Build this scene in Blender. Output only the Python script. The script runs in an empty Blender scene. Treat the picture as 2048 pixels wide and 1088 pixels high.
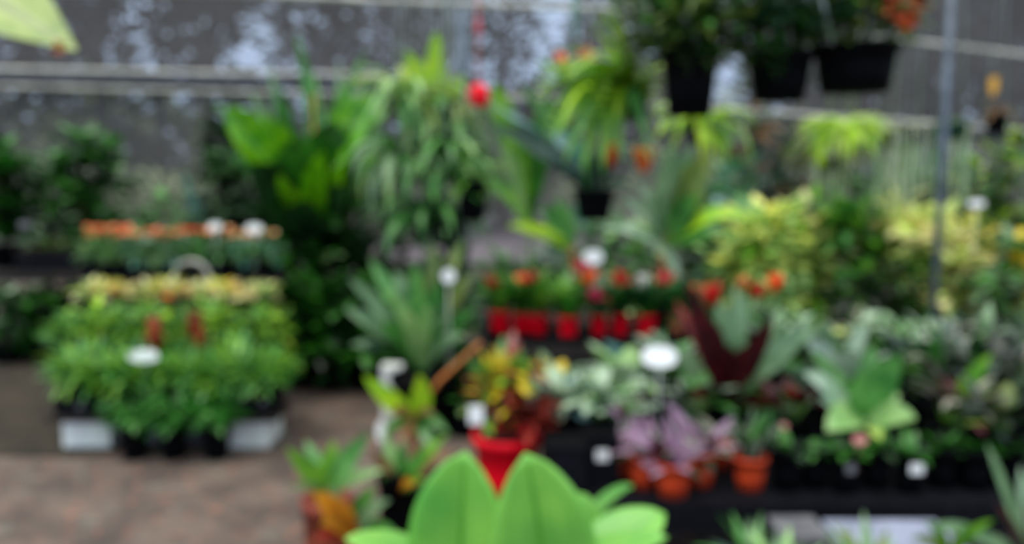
import bpy, math, random
from mathutils import Vector as V, Euler
R = random.Random(11)
U = R.uniform
PI = math.pi
D = math.radians
SC = bpy.context.scene
COL = SC.collection

# ---------------------------------------------------------------- camera, sky, sun, exposure
F = 1700.0; EYE = 1.55; PITCH = D(6.5)
cd = bpy.data.cameras.new('camera'); cam = bpy.data.objects.new('camera', cd); COL.objects.link(cam)
cam.location = (0, 0, EYE); cam.rotation_euler = (PI/2 - PITCH, 0, 0)
cd.sensor_width = 36; cd.lens = 36*F/2048; cd.clip_start = .02; cd.clip_end = 300
cd.dof.use_dof = True; cd.dof.focus_distance = 0.30; cd.dof.aperture_fstop = 5.3   # the lens is focused far too near: all is soft
SC.camera = cam
w = bpy.data.worlds.new('overcast sky'); SC.world = w; w.use_nodes = True
nt = w.node_tree; bg = nt.nodes['Background']
tc = nt.nodes.new('ShaderNodeTexCoord'); sx = nt.nodes.new('ShaderNodeSeparateXYZ'); rp = nt.nodes.new('ShaderNodeValToRGB')
nt.links.new(tc.outputs['Generated'], sx.inputs[0]); nt.links.new(sx.outputs[2], rp.inputs[0]); nt.links.new(rp.outputs[0], bg.inputs[0])
rp.color_ramp.elements[0].position = 0.0; rp.color_ramp.elements[0].color = (.20, .22, .24, 1)
rp.color_ramp.elements[1].position = 0.8; rp.color_ramp.elements[1].color = (1, 1, 1, 1)
e = rp.color_ramp.elements.new(.06); e.color = (.52, .68, .98, 1); e = rp.color_ramp.elements.new(.3); e.color = (.64, .82, 1.08, 1)
bg.inputs[1].default_value = 1.45
sd = bpy.data.lights.new('sun', 'SUN'); sd.energy = 1.9; sd.angle = D(35); sd.color = (1, .97, .9)
so = bpy.data.objects.new('sun', sd); COL.objects.link(so); so.rotation_euler = (D(14), D(-16), 0)
SC.view_settings.view_transform = 'Standard'; SC.view_settings.look = 'None'
SC.view_settings.exposure = 0.18; SC.view_settings.gamma = 1; SC.view_settings.use_curve_mapping = False
SC.cycles.use_denoising = True
SC.cycles.transparent_max_bounces = 12
SC.cycles.max_bounces = 6

def P(px, py, d):
    "world point seen at a pixel, at depth d (metres straight ahead)"
    a = (px-1024)/F; b = (544-py)/F
    r = V((a, b*math.sin(PITCH)+math.cos(PITCH), b*math.cos(PITCH)-math.sin(PITCH)))
    r *= d/r.y
    return r + V((0, 0, EYE))
def X(px, d, z=1.0):
    "x at which a thing at depth d and height z shows at column px"
    fz = (z-EYE)
    fw = d*math.cos(PITCH) - fz*math.sin(PITCH)
    return (px-1024)/F*fw

# ---------------------------------------------------------------- materials
def lin(c): return tuple(((x/255)/12.92 if x/255 <= .04045 else ((x/255+.055)/1.055)**2.4) for x in c) + (1,)
M = {}
def mat(name, c1, c2=None, rough=.55, scale=6, transl=0, stripe=None, metal=0, spec=.3, bump=0, lo=.35, hi=.65):
    m = bpy.data.materials.new(name); m.use_nodes = True; n = m.node_tree; N = n.nodes; L = n.links
    b = N['Principled BSDF']; b.inputs['Roughness'].default_value = rough; b.inputs['Metallic'].default_value = metal
    b.inputs['Specular IOR Level'].default_value = spec
    t = N.new('ShaderNodeTexCoord'); no = N.new('ShaderNodeTexNoise'); no.inputs['Scale'].default_value = scale; no.inputs['Detail'].default_value = 3
    L.new(t.outputs['Object'], no.inputs['Vector'])
    r = N.new('ShaderNodeValToRGB'); L.new(no.outputs['Fac'], r.inputs[0])
    r.color_ramp.elements[0].position = lo; r.color_ramp.elements[1].position = hi
    r.color_ramp.elements[0].color = lin(c1); r.color_ramp.elements[1].color = lin(c2 or c1)
    out = r.outputs[0]
    if stripe:                                   # stripe = colour of the midrib or the leaf's heart, width, invert(edge)
        col, wd, edge = stripe
        s = N.new('ShaderNodeSeparateXYZ'); L.new(t.outputs['UV'], s.inputs[0])
        a = N.new('ShaderNodeMath'); a.operation = 'SUBTRACT'; a.inputs[1].default_value = .5; L.new(s.outputs[0], a.inputs[0])
        ab = N.new('ShaderNodeMath'); ab.operation = 'ABSOLUTE'; L.new(a.outputs[0], ab.inputs[0])
        mr = N.new('ShaderNodeMapRange'); L.new(ab.outputs[0], mr.inputs[0])
        mr.inputs[1].default_value = wd*.6; mr.inputs[2].default_value = wd*1.3
        mr.inputs[3].default_value = 0 if edge else 1; mr.inputs[4].default_value = 1 if edge else 0
        mx = N.new('ShaderNodeMix'); mx.data_type = 'RGBA'; L.new(mr.outputs[0], mx.inputs[0]); L.new(out, mx.inputs[6]); mx.inputs[7].default_value = lin(col)
        out = mx.outputs[2]
    L.new(out, b.inputs['Base Color'])
    if bump:
        bp = N.new('ShaderNodeBump'); bp.inputs['Strength'].default_value = bump; L.new(no.outputs['Fac'], bp.inputs['Height']); L.new(bp.outputs[0], b.inputs['Normal'])
    if transl:
        tr = N.new('ShaderNodeBsdfTranslucent'); L.new(out, tr.inputs[0]); ms = N.new('ShaderNodeMixShader'); ms.inputs[0].default_value = transl
        L.new(b.outputs[0], ms.inputs[1]); L.new(tr.outputs[0], ms.inputs[2]); L.new(ms.outputs[0], N['Material Output'].inputs[0])
    M[name] = m
    return m
def leafm(name, c1, c2, stripe=None, transl=.25, rough=.33, scale=9): return mat(name, c1, c2, rough, scale, transl, stripe, 0, .55)

leafm('front', (160,222,98), (108,190,80), ((100,180,60), .03, False), .4, .34, 5)
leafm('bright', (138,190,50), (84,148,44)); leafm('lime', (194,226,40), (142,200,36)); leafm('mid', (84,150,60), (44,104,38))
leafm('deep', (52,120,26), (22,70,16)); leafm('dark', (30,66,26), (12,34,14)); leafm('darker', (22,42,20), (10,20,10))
leafm('nest', (124,190,18), (64,142,10), ((40,70,16), .03, False)); leafm('pale', (172,208,132), (130,182,100))
leafm('silver', (196,216,184), (124,162,122), None, .2); leafm('greygreen', (136,170,122), (84,124,80)); leafm('olive', (120,138,60), (84,112,50))
leafm('tealdark', (34,80,54), (18,54,40)); leafm('teal', (110,170,150), (70,130,110)); leafm('bluegrey', (140,176,172), (92,136,128))
leafm('yellow', (250,246,130), (240,238,112)); leafm('yelgreen', (228,240,134), (184,212,104)); leafm('cream', (250,240,190), (234,228,150))
leafm('purple', (200,146,180), (140,84,122), ((186,168,180), .25, True)); leafm('maroon', (80,18,22), (44,10,16)); leafm('redleaf', (176,60,44), (110,30,26))
leafm('orangeleaf', (226,160,40), (190,110,30)); leafm('varieg', (56,104,58), (38,76,42), ((200,214,186), .34, True))
leafm('whiteleaf', (226,232,220), (180,206,180)); leafm('pinkgreen', (124,146,108), (76,100,68), ((190,170,160), .16, False)); leafm('bed', (108,170,84), (60,126,56))
leafm('beddeep', (60,146,40), (30,100,26)); leafm('moss', (226,232,204), (184,200,156)); leafm('tan', (150,110,70), (110,80,50)); leafm('hedge', (176,188,146), (110,128,92), None, .15, .7, 2)
leafm('gold', (240,212,50), (216,190,56)); leafm('cornerleaf', (164,186,88), (122,150,66), ((110,130,60), .05, False)); leafm('treeleaf', (46,52,50), (26,30,32), None, .1, .8, 2)
leafm('red', (235,20,36), (190,8,26), None, .2); leafm('orange', (255,136,52), (248,92,40), None, .25); leafm('pink', (230,50,110), (200,30,90), None, .2); leafm('coral', (250,160,110), (240,120,80), None, .25)
leafm('crimson', (196,24,34), (140,12,24), None, .2); leafm('whitepetal', (240,240,230), (225,225,215), None, .2)
mat('blackpot', (9,10,13), (5,6,8), .7, 20, spec=.06); mat('blackplastic', (18,19,25), (10,11,15), .7, 20, spec=.08); mat('redpot', (248,6,34), (236,4,30), .45, spec=.2); mat('terracotta', (214,72,30), (190,56,26), .6, 14)
mat('orangepot', (160,78,52), (120,50,38), .6); mat('greenpot', (14,62,48), (10,46,36), .4); mat('soil', (30,22,17), (14,10,8), .95, 40); mat('whiteplastic', (246,247,245), (232,234,232), .4)
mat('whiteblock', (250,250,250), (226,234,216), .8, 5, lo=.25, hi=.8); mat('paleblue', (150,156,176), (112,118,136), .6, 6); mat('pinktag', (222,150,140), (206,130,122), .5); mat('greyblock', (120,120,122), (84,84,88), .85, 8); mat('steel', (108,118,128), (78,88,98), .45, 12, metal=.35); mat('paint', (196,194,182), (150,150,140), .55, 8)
mat('darkrail', (74,76,84), (54,56,64), .6, 8); mat('wood', (116,88,66), (78,58,44), .8, 9); mat('darkwood', (46,40,34), (28,24,22), .8, 9); mat('stem', (104,84,48), (66,60,34), .7); mat('greenstem', (92,128,56), (60,96,40), .6)
mat('orangestem', (188,110,50), (140,90,40), .6); mat('trunk', (72,62,56), (40,36,34), .9, 10); mat('wire', (170,182,176), (140,150,146), .4, metal=.3); mat('pinkcord', (214,90,100), (190,70,80), .6); mat('yellowtag', (226,168,60), None, .5)
mat('greentube', (90,160,140), (70,130,112), .4)
def ground():
    m = mat('path', (112,97,86), (78,69,62), .95, 3.0, bump=.25); N = m.node_tree.nodes; L = m.node_tree.links; b = N['Principled BSDF']
    src = b.inputs['Base Color'].links[0].from_socket
    t = [x for x in N if x.type == 'TEX_COORD'][0]
    def layer(src, scale, lo, hi, col, fac):
        n2 = N.new('ShaderNodeTexNoise'); n2.inputs['Scale'].default_value = scale; n2.inputs['Detail'].default_value = 2; L.new(t.outputs['Object'], n2.inputs['Vector'])
        r = N.new('ShaderNodeMapRange'); r.inputs[1].default_value = lo; r.inputs[2].default_value = hi; r.inputs[4].default_value = fac; L.new(n2.outputs['Fac'], r.inputs[0])
        mx = N.new('ShaderNodeMix'); mx.data_type = 'RGBA'; L.new(r.outputs[0], mx.inputs[0]); L.new(src, mx.inputs[6]); mx.inputs[7].default_value = lin(col); return mx.outputs[2]
    s = layer(src, 9, .52, .66, (64,58,54), .55); s = layer(s, 14, .6, .72, (170,104,84), .7); s = layer(s, 5.5, .58, .7, (112,118,108), .4)
    L.new(s, b.inputs['Base Color'])
ground()
mat('darkground', (62,54,42), (44,40,30), .95, 5, bump=.3); mat('gravel', (150,140,150), (120,110,122), .95, 2); mat('grass', (70,84,56), (44,54,38), .95, 3)
def net(name, c, tr):
    m = bpy.data.materials.new(name); m.use_nodes = True; N = m.node_tree.nodes; L = m.node_tree.links
    b = N['Principled BSDF']; b.inputs['Base Color'].default_value = lin(c); b.inputs['Roughness'].default_value = .8
    no = N.new('ShaderNodeTexNoise'); t = N.new('ShaderNodeTexCoord'); L.new(t.outputs['Object'], no.inputs['Vector']); no.inputs['Scale'].default_value = 1.1
    mr = N.new('ShaderNodeMapRange'); L.new(no.outputs['Fac'], mr.inputs[0]); mr.inputs[1].default_value = .3; mr.inputs[2].default_value = .7; mr.inputs[3].default_value = tr-.07; mr.inputs[4].default_value = tr+.07
    tb = N.new('ShaderNodeBsdfTransparent'); ms = N.new('ShaderNodeMixShader'); L.new(mr.outputs[0], ms.inputs[0]); L.new(b.outputs[0], ms.inputs[1]); L.new(tb.outputs[0], ms.inputs[2]); L.new(ms.outputs[0], N['Material Output'].inputs[0])
    M[name] = m
net('shadenet', (112,108,106), .52)

# ---------------------------------------------------------------- mesh builder
class MB:
    def __init__(s): s.v = []; s.f = []; s.u = []; s.m = []
    def add(s, vs, fs, us=None, mi=0):
        o = len(s.v); s.v += [tuple(x) for x in vs]; s.u += us or [(.0, .0)]*len(vs)
        s.f += [tuple(i+o for i in f) for f in fs]; s.m += [mi]*len(fs)
    def box(s, c, size, mi=0, rz=0, bev=0):
        x, y, z = (q/2 for q in size); c = V(c); ca, sa = math.cos(rz), math.sin(rz)
        vs = []
        for dz in (-z, z):
            for dx, dy in ((-x,-y),(x,-y),(x,y),(-x,y)): vs.append(c+V((dx*ca-dy*sa, dx*sa+dy*ca, dz)))
        s.add(vs, [(3,2,1,0),(4,5,6,7),(0,1,5,4),(1,2,6,5),(2,3,7,6),(3,0,4,7)], None, mi); return s
    def tube(s, pts, r, mi=0, n=8, r2=None):
        pts = [V(p) for p in pts]; k = len(pts); vs = []
        for i, p in enumerate(pts):
            t = (pts[min(i+1,k-1)]-pts[max(i-1,0)]).normalized(); a = V((0,0,1)) if abs(t.z) < .9 else V((1,0,0))
            x = t.cross(a).normalized(); y = t.cross(x); rr = r + ((r2 if r2 is not None else r)-r)*i/(k-1)
            vs += [p + x*math.cos(2*PI*j/n)*rr + y*math.sin(2*PI*j/n)*rr for j in range(n)]
        fs = [(i*n+j, i*n+(j+1)%n, (i+1)*n+(j+1)%n, (i+1)*n+j) for i in range(k-1) for j in range(n)]
        fs += [tuple(range(n))[::-1], tuple((k-1)*n+j for j in range(n))]
        s.add(vs, fs, None, mi); return s
    def lathe(s, prof, c=(0,0,0), n=24, mi=0, cap0=True, cap1=False, sx=1, sy=1):
        c = V(c); k = len(prof)
        vs = [c+V((r*math.cos(2*PI*j/n)*sx, r*math.sin(2*PI*j/n)*sy, z)) for r, z in prof for j in range(n)]
        fs = [(i*n+j, i*n+(j+1)%n, (i+1)*n+(j+1)%n, (i+1)*n+j) for i in range(k-1) for j in range(n)]
        if cap0: fs.append(tuple(range(n))[::-1])
        if cap1: fs.append(tuple((k-1)*n+j for j in range(n)))
        s.add(vs, fs, None, mi); return s
    def build(s, name, mats, parent=None, smooth=True, loc=None, solid=0):
        me = bpy.data.meshes.new(name); me.from_pydata(s.v, [], s.f)
        uv = me.uv_layers.new(name='uv')
        li = [0]*len(me.loops); me.loops.foreach_get('vertex_index', li)
        flat = []
        for i in li: flat += s.u[i]
        uv.data.foreach_set('uv', flat)
        for mm in ([mats] if isinstance(mats, str) else mats): me.materials.append(M[mm])
        me.polygons.foreach_set('material_index', s.m)
        me.polygons.foreach_set('use_smooth', [smooth]*len(s.f)); me.update()
        o = bpy.data.objects.new(name, me); COL.objects.link(o)
        if parent: o.parent = parent
        if loc is not None: o.location = loc
        if solid:
            md = o.modifiers.new('thickness', 'SOLIDIFY'); md.thickness = solid; md.offset = 0
        return o
SH = {'oval': lambda t: math.sin(PI*t**.85)**.75, 'lance': lambda t: math.sin(PI*t**.7)**.9, 'strap': lambda t: min(1, .55+t*2)*(1-t**5), 'heart': lambda t: math.sin(PI*t**.5)**.7, 'taper': lambda t: (1-t)**.7, 'paddle': lambda t: math.sin(PI*t**1.5)**.8}
def ribbon(mb, pts, width, side, shape='lance', mi=0, fold=.25, across=2, wave=0):
    "a leaf blade along pts: side = vector(s) across, folded at the midrib"
    k = len(pts); vs = []; us = []; na = across+1; ph = U(0, 6)
    for i, p in enumerate(pts):
        t = i/(k-1); w_ = width/2*max(.02, SH[shape](min(max(t, .001), .999)))
        tg = (pts[min(i+1,k-1)]-pts[max(i-1,0)]).normalized(); sd_ = side[i] if isinstance(side, list) else side
        sd_ = (sd_ - tg*sd_.dot(tg)).normalized(); nn = sd_.cross(tg)
        for j in range(na):
            q = j/across*2-1
            vs.append(p + sd_*q*w_ + nn*(abs(q)*w_*fold + wave*w_*math.sin(t*9+ph+q*2)*abs(q))); us.append((j/across, t))
    fs = [(i*na+j, i*na+j+1, (i+1)*na+j+1, (i+1)*na+j) for i in range(k-1) for j in range(across)]
    mb.add(vs, fs, us, mi)
def blade(mb, base, az, e0, droop, L, W, shape='lance', mi=0, segs=6, fold=.25, across=2, wave=0):
    p = V(base); pts = [p.copy()]
    for i in range(segs):
        e_ = e0 - droop*(i+.5)/segs; p = p + V((math.cos(az)*math.cos(e_), math.sin(az)*math.cos(e_), math.sin(e_)))*L/segs; pts.append(p.copy())
    ribbon(mb, pts, W, V((-math.sin(az), math.cos(az), 0)), shape, mi, fold, across, wave)
    return pts
def spray(mb, base, n, L, W, e=(30,80), droop=(20,70), shape='lance', mis=(0,), az=(0,360), **k):
    for i in range(n):
        a = D(az[0]+(az[1]-az[0])*(i+U(0,.9))/n); blade(mb, base, a, D(U(*e)), D(U(*droop)), L*U(.7,1.1), W*U(.8,1.15), shape, R.choice(mis), **k)
def bushy(mb, c, rx, rz, n, L, W, mis=(0,), shape='oval', up=.4, ry=None, segs=3, shell=.55, droop=(10,60)):
    c = V(c); ry = ry or rx
    for i in range(n):
        a = U(0, 2*PI); z = U(-1, 1) if up < .35 else U(-.6, 1); q = math.sqrt(max(0, 1-z*z)); s_ = U(shell, 1)
        p = c + V((math.cos(a)*q*rx*s_, math.sin(a)*q*ry*s_, z*rz*s_))
        blade(mb, p, a+U(-.7,.7), D(U(-15, 50) + z*25*up*2), D(U(*droop)), L*U(.7,1.2), W*U(.75,1.2), shape, R.choice(mis), segs=segs)
def stems(mb, base, c, rx, rz, n, r=.004, mi=0):
    base = V(base); c = V(c)
    for i in range(n):
        t = c + V((U(-.6,.6)*rx, U(-.6,.6)*rx, U(-.2,.6)*rz)); m_ = (base+t)/2 + V((0,0,.08*rz)); mb.tube([base, m_, t], r, mi, 5, r*.6)
def frond(mb, base, az, e0, droop, L, lw, ll, mis=(0,), n=14, stemi=0):
    p = V(base); pts = [p.copy()]; segs = 8
    for i in range(segs):
        e_ = e0 - droop*(i+.5)/segs; p = p + V((math.cos(az)*math.cos(e_), math.sin(az)*math.cos(e_), math.sin(e_)))*L/segs; pts.append(p.copy())
    ribbon(mb, pts, .006, V((-math.sin(az), math.cos(az), 0)), 'taper', mis[0], .1)
    for i in range(n):
        t = (i+.8)/n*segs*.98; k = int(t); p = pts[k].lerp(pts[min(k+1, segs)], t-k); l = ll*(math.sin(PI*min(1, (i+1)/n*.92+.06))**.6)
        for s_ in (1, -1): blade(mb, p, az+s_*D(U(58,80)), D(U(-12,14)), D(U(10,50)), l*U(.85,1.1), lw, 'lance', R.choice(mis), segs=2)
def fern(mb, base, n, L, e=(20,70), droop=(80,140), lw=.018, ll=.06, mis=(0,), az=(0,360), nl=13):
    for i in range(n): frond(mb, base, D(az[0]+(az[1]-az[0])*(i+U(0,.9))/n), D(U(*e)), D(U(*droop)), L*U(.7,1.1), lw, ll, mis, nl)
def flower(mb, c, r, mi=0, n=9, e=(0,70), up=True):
    for i in range(n): blade(mb, V(c), 2*PI*i/n*1.618, D(U(*e)), D(30), r*U(.85,1.1), r*.75, 'oval', mi if isinstance(mi, int) else R.choice(mi), segs=3)

# ---------------------------------------------------------------- things
def tag(o, label, cat, group=None, kind=None):
    if kind: o['kind'] = kind
    if label: o['label'] = label
    if cat: o['category'] = cat
    if group: o['group'] = group
    return o
def thing(name, label, cat, loc=(0,0,0), rz=0, group=None):
    o = bpy.data.objects.new(name, None); o.empty_display_size = .1; COL.objects.link(o); o.location = loc; o.rotation_euler = (0,0,rz)
    return tag(o, label, cat, group)
def struct(o): o['kind'] = 'structure'; return o
def dup(root, loc, rz=0, sc=1, label=None, group=None):
    r = root.copy(); COL.objects.link(r); r.location = loc; r.rotation_euler = (0,0,rz); r.scale = (sc,)*3 if not isinstance(sc, tuple) else sc
    if label: r['label'] = label
    if group: r['group'] = group
    for ch in list(root.children):
        c = ch.copy(); COL.objects.link(c); c.parent = r
        for g in ch.children:
            d = g.copy(); COL.objects.link(d); d.parent = c
    return r
def pot(root, r, h, m='blackpot', r2=None, z=0, soil=True, n=24, sx=1, sy=1):
    r2 = r2 or r*.76; mb = MB(); lip = h*.14
    mb.lathe([(r2,0),(r2+(r-r2)*.45,h*.45),(r*.95,h-lip),(r*1.04,h-lip),(r*1.06,h),(r*.95,h),(r*.93,h*.82),(.001,h*.8)], (0,0,z), n, cap0=True, sx=sx, sy=sy)
    o = mb.build('pot', m, root)
    if soil:
        s = MB(); s.lathe([(r*.94,h*.8),(r*.94,h*.86),(r*.5,h*.9),(.001,h*.91)], (0,0,z), n, cap0=False, sx=sx, sy=sy); s.build('soil', 'soil', root)
    return o
def rel(root, p): return V(p) - V(root.location)
def pleaf(mb, root, a, b, wpx, mi=0, shape='lance', bend=(0,0,0), fold=.2, across=2, segs=9, n=None, wave=.0):
    "a leaf from a to b, each (column, row, depth); wpx = its width in the same units at the mean depth"
    A = rel(root, P(*a)); B_ = rel(root, P(*b)); mid = (A+B_)/2 + V(bend); pts = []
    for i in range(segs+1):
        t = i/segs; pts.append(A*(1-t)**2 + mid*2*t*(1-t) + B_*t*t)
    n = V(n) if n else V((U(-.3,.3), -.8, .55)); sd_ = (B_-A).cross(n).normalized()
    ribbon(mb, pts, wpx/F*(a[2]+b[2])/2, sd_, shape, mi, fold, across, wave)
    return pts

# ---------------------------------------------------------------- the setting
floor = MB(); floor.box((0, 3, -.05), (16, 22, .1)); struct(floor.build('floor', 'path', None, False))
g = MB(); g.box((0, 60, -.08), (140, 110, .1)); struct(g.build('ground_outside', 'grass', None, False))
g = MB(); g.box((1, 27, -.04), (9, 24, .1)); struct(g.build('track_outside', 'gravel', None, False))
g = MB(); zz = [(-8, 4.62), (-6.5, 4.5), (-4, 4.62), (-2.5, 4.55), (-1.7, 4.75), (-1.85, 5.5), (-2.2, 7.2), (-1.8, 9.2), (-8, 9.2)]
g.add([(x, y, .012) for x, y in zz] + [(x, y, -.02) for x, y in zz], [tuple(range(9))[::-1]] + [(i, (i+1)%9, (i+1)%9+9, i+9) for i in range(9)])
struct(g.build('ground_dark', 'darkground', None, False))  # flat patch of darker ground, left of the stand and beneath it

cornerx = X(925, 9)
wl = P(-700, 400, 9.0); wc = P(925, 400, 9.0); wr = P(2500, 400, 13.6)
def sheet(name, a, b, z0, z1, t=.006):
    a = V(a); b = V(b); n = 40; k = MB(); vs = []; d_ = (b-a); perp = V((-d_.y, d_.x, 0)).normalized()
    for i in range(n+1):
        p = a + d_*i/n
        for j in range(9):
            z = z0+(z1-z0)*j/8; o = perp*(.03*math.sin(i*1.3+j)+.02*math.sin(i*.7+j*2.1)); vs.append((p.x+o.x, p.y+o.y, z))
    k.add(vs, [(i*9+j, (i+1)*9+j, (i+1)*9+j+1, i*9+j+1) for i in range(n) for j in range(8)]); return struct(k.build(name, 'shadenet', None))
sheet('wall_back', (wl.x, 9, 0), (wc.x, 9, 0), -.02, 4.6); sheet('wall_right', (wc.x, 9, 0), (wr.x, 13.6, 0), -.02, 5.2)
def rail(label, pts, r, m, group=None, name='rail', cat='rail'):
    k = MB(); k.tube(pts, r, 0, 10); o = k.build(name, m, None); return tag(o, label, cat, group)
def wallp(px, py, off=.12):
    d = 9.0-off if px <= 925 else 9+ (px-925)/(2500-925)*2.9 - off      # rail stands just inside the net
    return P(px, py, d)
rail('pale upper rail crossing the net at the left', [P(-650,132,8.88), P(0,138,8.88), P(450,147,8.88), P(925,152,8.88)], .024, 'paint')
rail('dark square rail between the two pale rails at left', [P(-650,152,8.9), P(0,158,8.9), P(450,165,8.9), P(925,172,8.9)], .055, 'darkrail')
rail('pale lower rail crossing the net at the left', [P(-650,168,8.86), P(0,172,8.86), P(450,184,8.86), P(925,192,8.86)], .022, 'paint')
rail('pale rail along the far net behind the right-hand hanging pots', [P(925,190,8.8), P(1480,222,9.8), P(1880,248,10.6), P(2300,285,11.5)], .028, 'paint')
rail('thin dark rail just below the pale rail on the far net', [P(925,204,8.84), P(1480,240,9.85), P(1880,262,10.7), P(2300,300,11.5)], .03, 'darkrail')
rail('thin cream overhead wire-pipe sloping down to the right', [P(-1300,-45,6.5), P(500,-12,7.0), P(760,2,7.1), P(1200,18,7.5), P(1500,44,8.3), P(1800,80,9.1), P(2048,110,9.7), P(2500,165,11.2)], .026, 'paint')
def post(label, px, d, z1, r=.04, m='steel', lean=0):
    o = thing('steel_post', label, 'post', (X(px, d, 1.5), d, 0)); k = MB(); k.tube([(0,0,0),(0,0,z1)], r, 0, 14); k.build('shaft', m, o)
    k = MB(); k.lathe([(r*2.4,0),(r*2.4,.02),(r*1.2,.03),(r*1.1,.1)], (0,0,0)); k.build('base_plate', 'darkrail', o); return o
pass
post('blue-grey steel post at the corner of the net behind the red hanging ball', 925, 8.75, 4.4, .06)
post('slim grey steel post in front of the yellow plants at right', 1882, 4.75, 3.2, .021)
for px, lab in ((-250, 'steel post of the net beyond the left edge'), (2330, 'steel post of the net beyond the right edge')): pass
# overhead pipes carrying the hanging plants
OH = {}
def overhead(d, z, x0, x1, lab):
    o = rail(lab, [(x0, d, z), (x1, d, z)], .022, 'steel', None, 'hanging_pipe', 'pipe'); OH[d] = z
overhead(3.2, 2.62, -4.6, 3.4, 'near steel pipe carrying the black hanging baskets')
overhead(4.3, 2.85, -4.6, 3.4, 'middle steel pipe carrying the orange-flowered hanging pots')
overhead(5.6, 3.15, -4.6, 4.6, 'rear steel pipe carrying the pale ferns and the red ball')
for x, lab in ((-4.6, 'left frame'), (4.35, 'right frame')):
    o = thing('pipe_frame', 'steel side frame holding up the overhead pipes, ' + ('left' if x < 0 else 'right') + ' end', 'frame', (x, 0, 0))
    k = MB()
    if x < 0: k.tube([(0,5.6,0),(0,5.6,3.17)], .03); k.tube([(0,3.1,2.62),(0,5.6,3.15)], .022); k.tube([(0,3.1,0),(0,3.1,2.64)], .03)
    else:
        k.tube([(0,3.0,2.58),(0,5.6,3.15)], .022); k.tube([(0,5.6,0),(0,5.6,3.17)], .03); k.tube([(0,3.0,0),(0,3.0,2.6)], .03); k.tube([(-1,3.2,2.62),(0,3.2,2.62)], .022); k.tube([(-1,4.3,2.85),(0,4.3,2.85)], .022)
    k.build('upright', 'steel', o)

# ---------------------------------------------------------------- trees beyond the net
def tree(name, label, x, y, h, cr, cz, n, mi, group=None, L=.5, low=.45):
    o = thing(name, label, 'tree', (x, y, 0), 0, group); k = MB(); k.tube([(0,0,-.1),(U(-.1,.1),0,h*.35),(U(-.3,.3),0,h*.8)], .16, 0, 8, .05)
    for i in range(6):
        a = U(0,6.3); k.tube([(0,0,h*U(.35,.6)),(math.cos(a)*cr*.6,math.sin(a)*cr*.6,h*U(.6,.9))], .06, 0, 5, .02)
    k.build('trunk', 'trunk', o); f = MB()
    for c in range(9):
        a = U(0,6.3); q = U(0,.75)*cr; bushy(f, (math.cos(a)*q, math.sin(a)*q, h*U(low,.92)), cr*.5, cz*.38, n//9, L, L*.6, (0,), shell=.2, segs=2, up=.3)
    f.build('foliage', mi, o); return o
kinds = [('tall_tree', 'tall dark tree against the pale sky beyond the net')]
for i, (px, d, h, cr) in enumerate([(215, 17, 8.5, 2.2), (330, 22, 11, 2.8), (95, 25, 9, 2.5), (430, 18, 7.5, 1.9), (640, 24, 8, 2.4), (850, 20, 8.5, 1.9), (1010, 26, 8.5, 2.3), (1180, 22, 6, 1.5), (1330, 18, 7.5, 1.8), (1500, 20, 8.5, 2.2), (1700, 19, 9, 3.2), (1900, 18, 9.5, 3.4), (2100, 19, 9, 3.2), (1700, 28, 13, 4), (2020, 28, 13, 4), (-60, 20, 9, 2.4), (1980, 23, 8, 3), (1760, 23, 8, 3), (740, 27, 8, 2), (270, 27, 10, 3)]):
    tree('tall_tree', 'tall dark tree standing far beyond the shade net', X(px, d), d, h, cr, h*.5, (800 if px < 1400 else 1000), 'treeleaf', 'trees beyond the net', .55, .42)
for i in range(15):
    d = 24 + (i%2)*2.5; px = -150 + i*170
    o = thing('forest_bush', 'broad dark bush low in the tree line beyond the net', 'bush', (X(px, d), d, 0), U(0,6), 'bushes of the tree line beyond the net'); k = MB()
    hh = 2.2 if i < 11 else 3.6; bushy(k, (0,0,hh), 1.75, hh*1.05, 700, .7, .5, (0,), shell=.3, segs=2, up=.3); k.build('foliage', 'hedge' if i < 12 else 'treeleaf', o)
    k = MB(); k.tube([(0,0,-.1),(0,0,hh)], .12); k.build('trunk', 'trunk', o)
for i, px in enumerate([-60, 60, 190, 330, 470, 600, 730, 850, 1180, 1320, 1460, 1620, 1790, 1960, 2120]):
    d = 13.6 + (i%3)*.5 + (1.5 if px > 900 else 0)
    o = thing('hedge_shrub', 'dull green shrub in the hedge just outside the net', 'shrub', (X(px, d), d, 0), U(0,6), 'hedge shrubs outside the net'); k = MB()
    bushy(k, (0,0,1.0), .75, 1.15*(1 if px not in (330, 1180) else .6), 420, .2, .12, (0,), shell=.3); k.build('foliage', 'hedge', o)
    k = MB(); k.tube([(0,0,-.05),(0,0,1.0)], .04); k.build('trunk', 'trunk', o)

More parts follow.
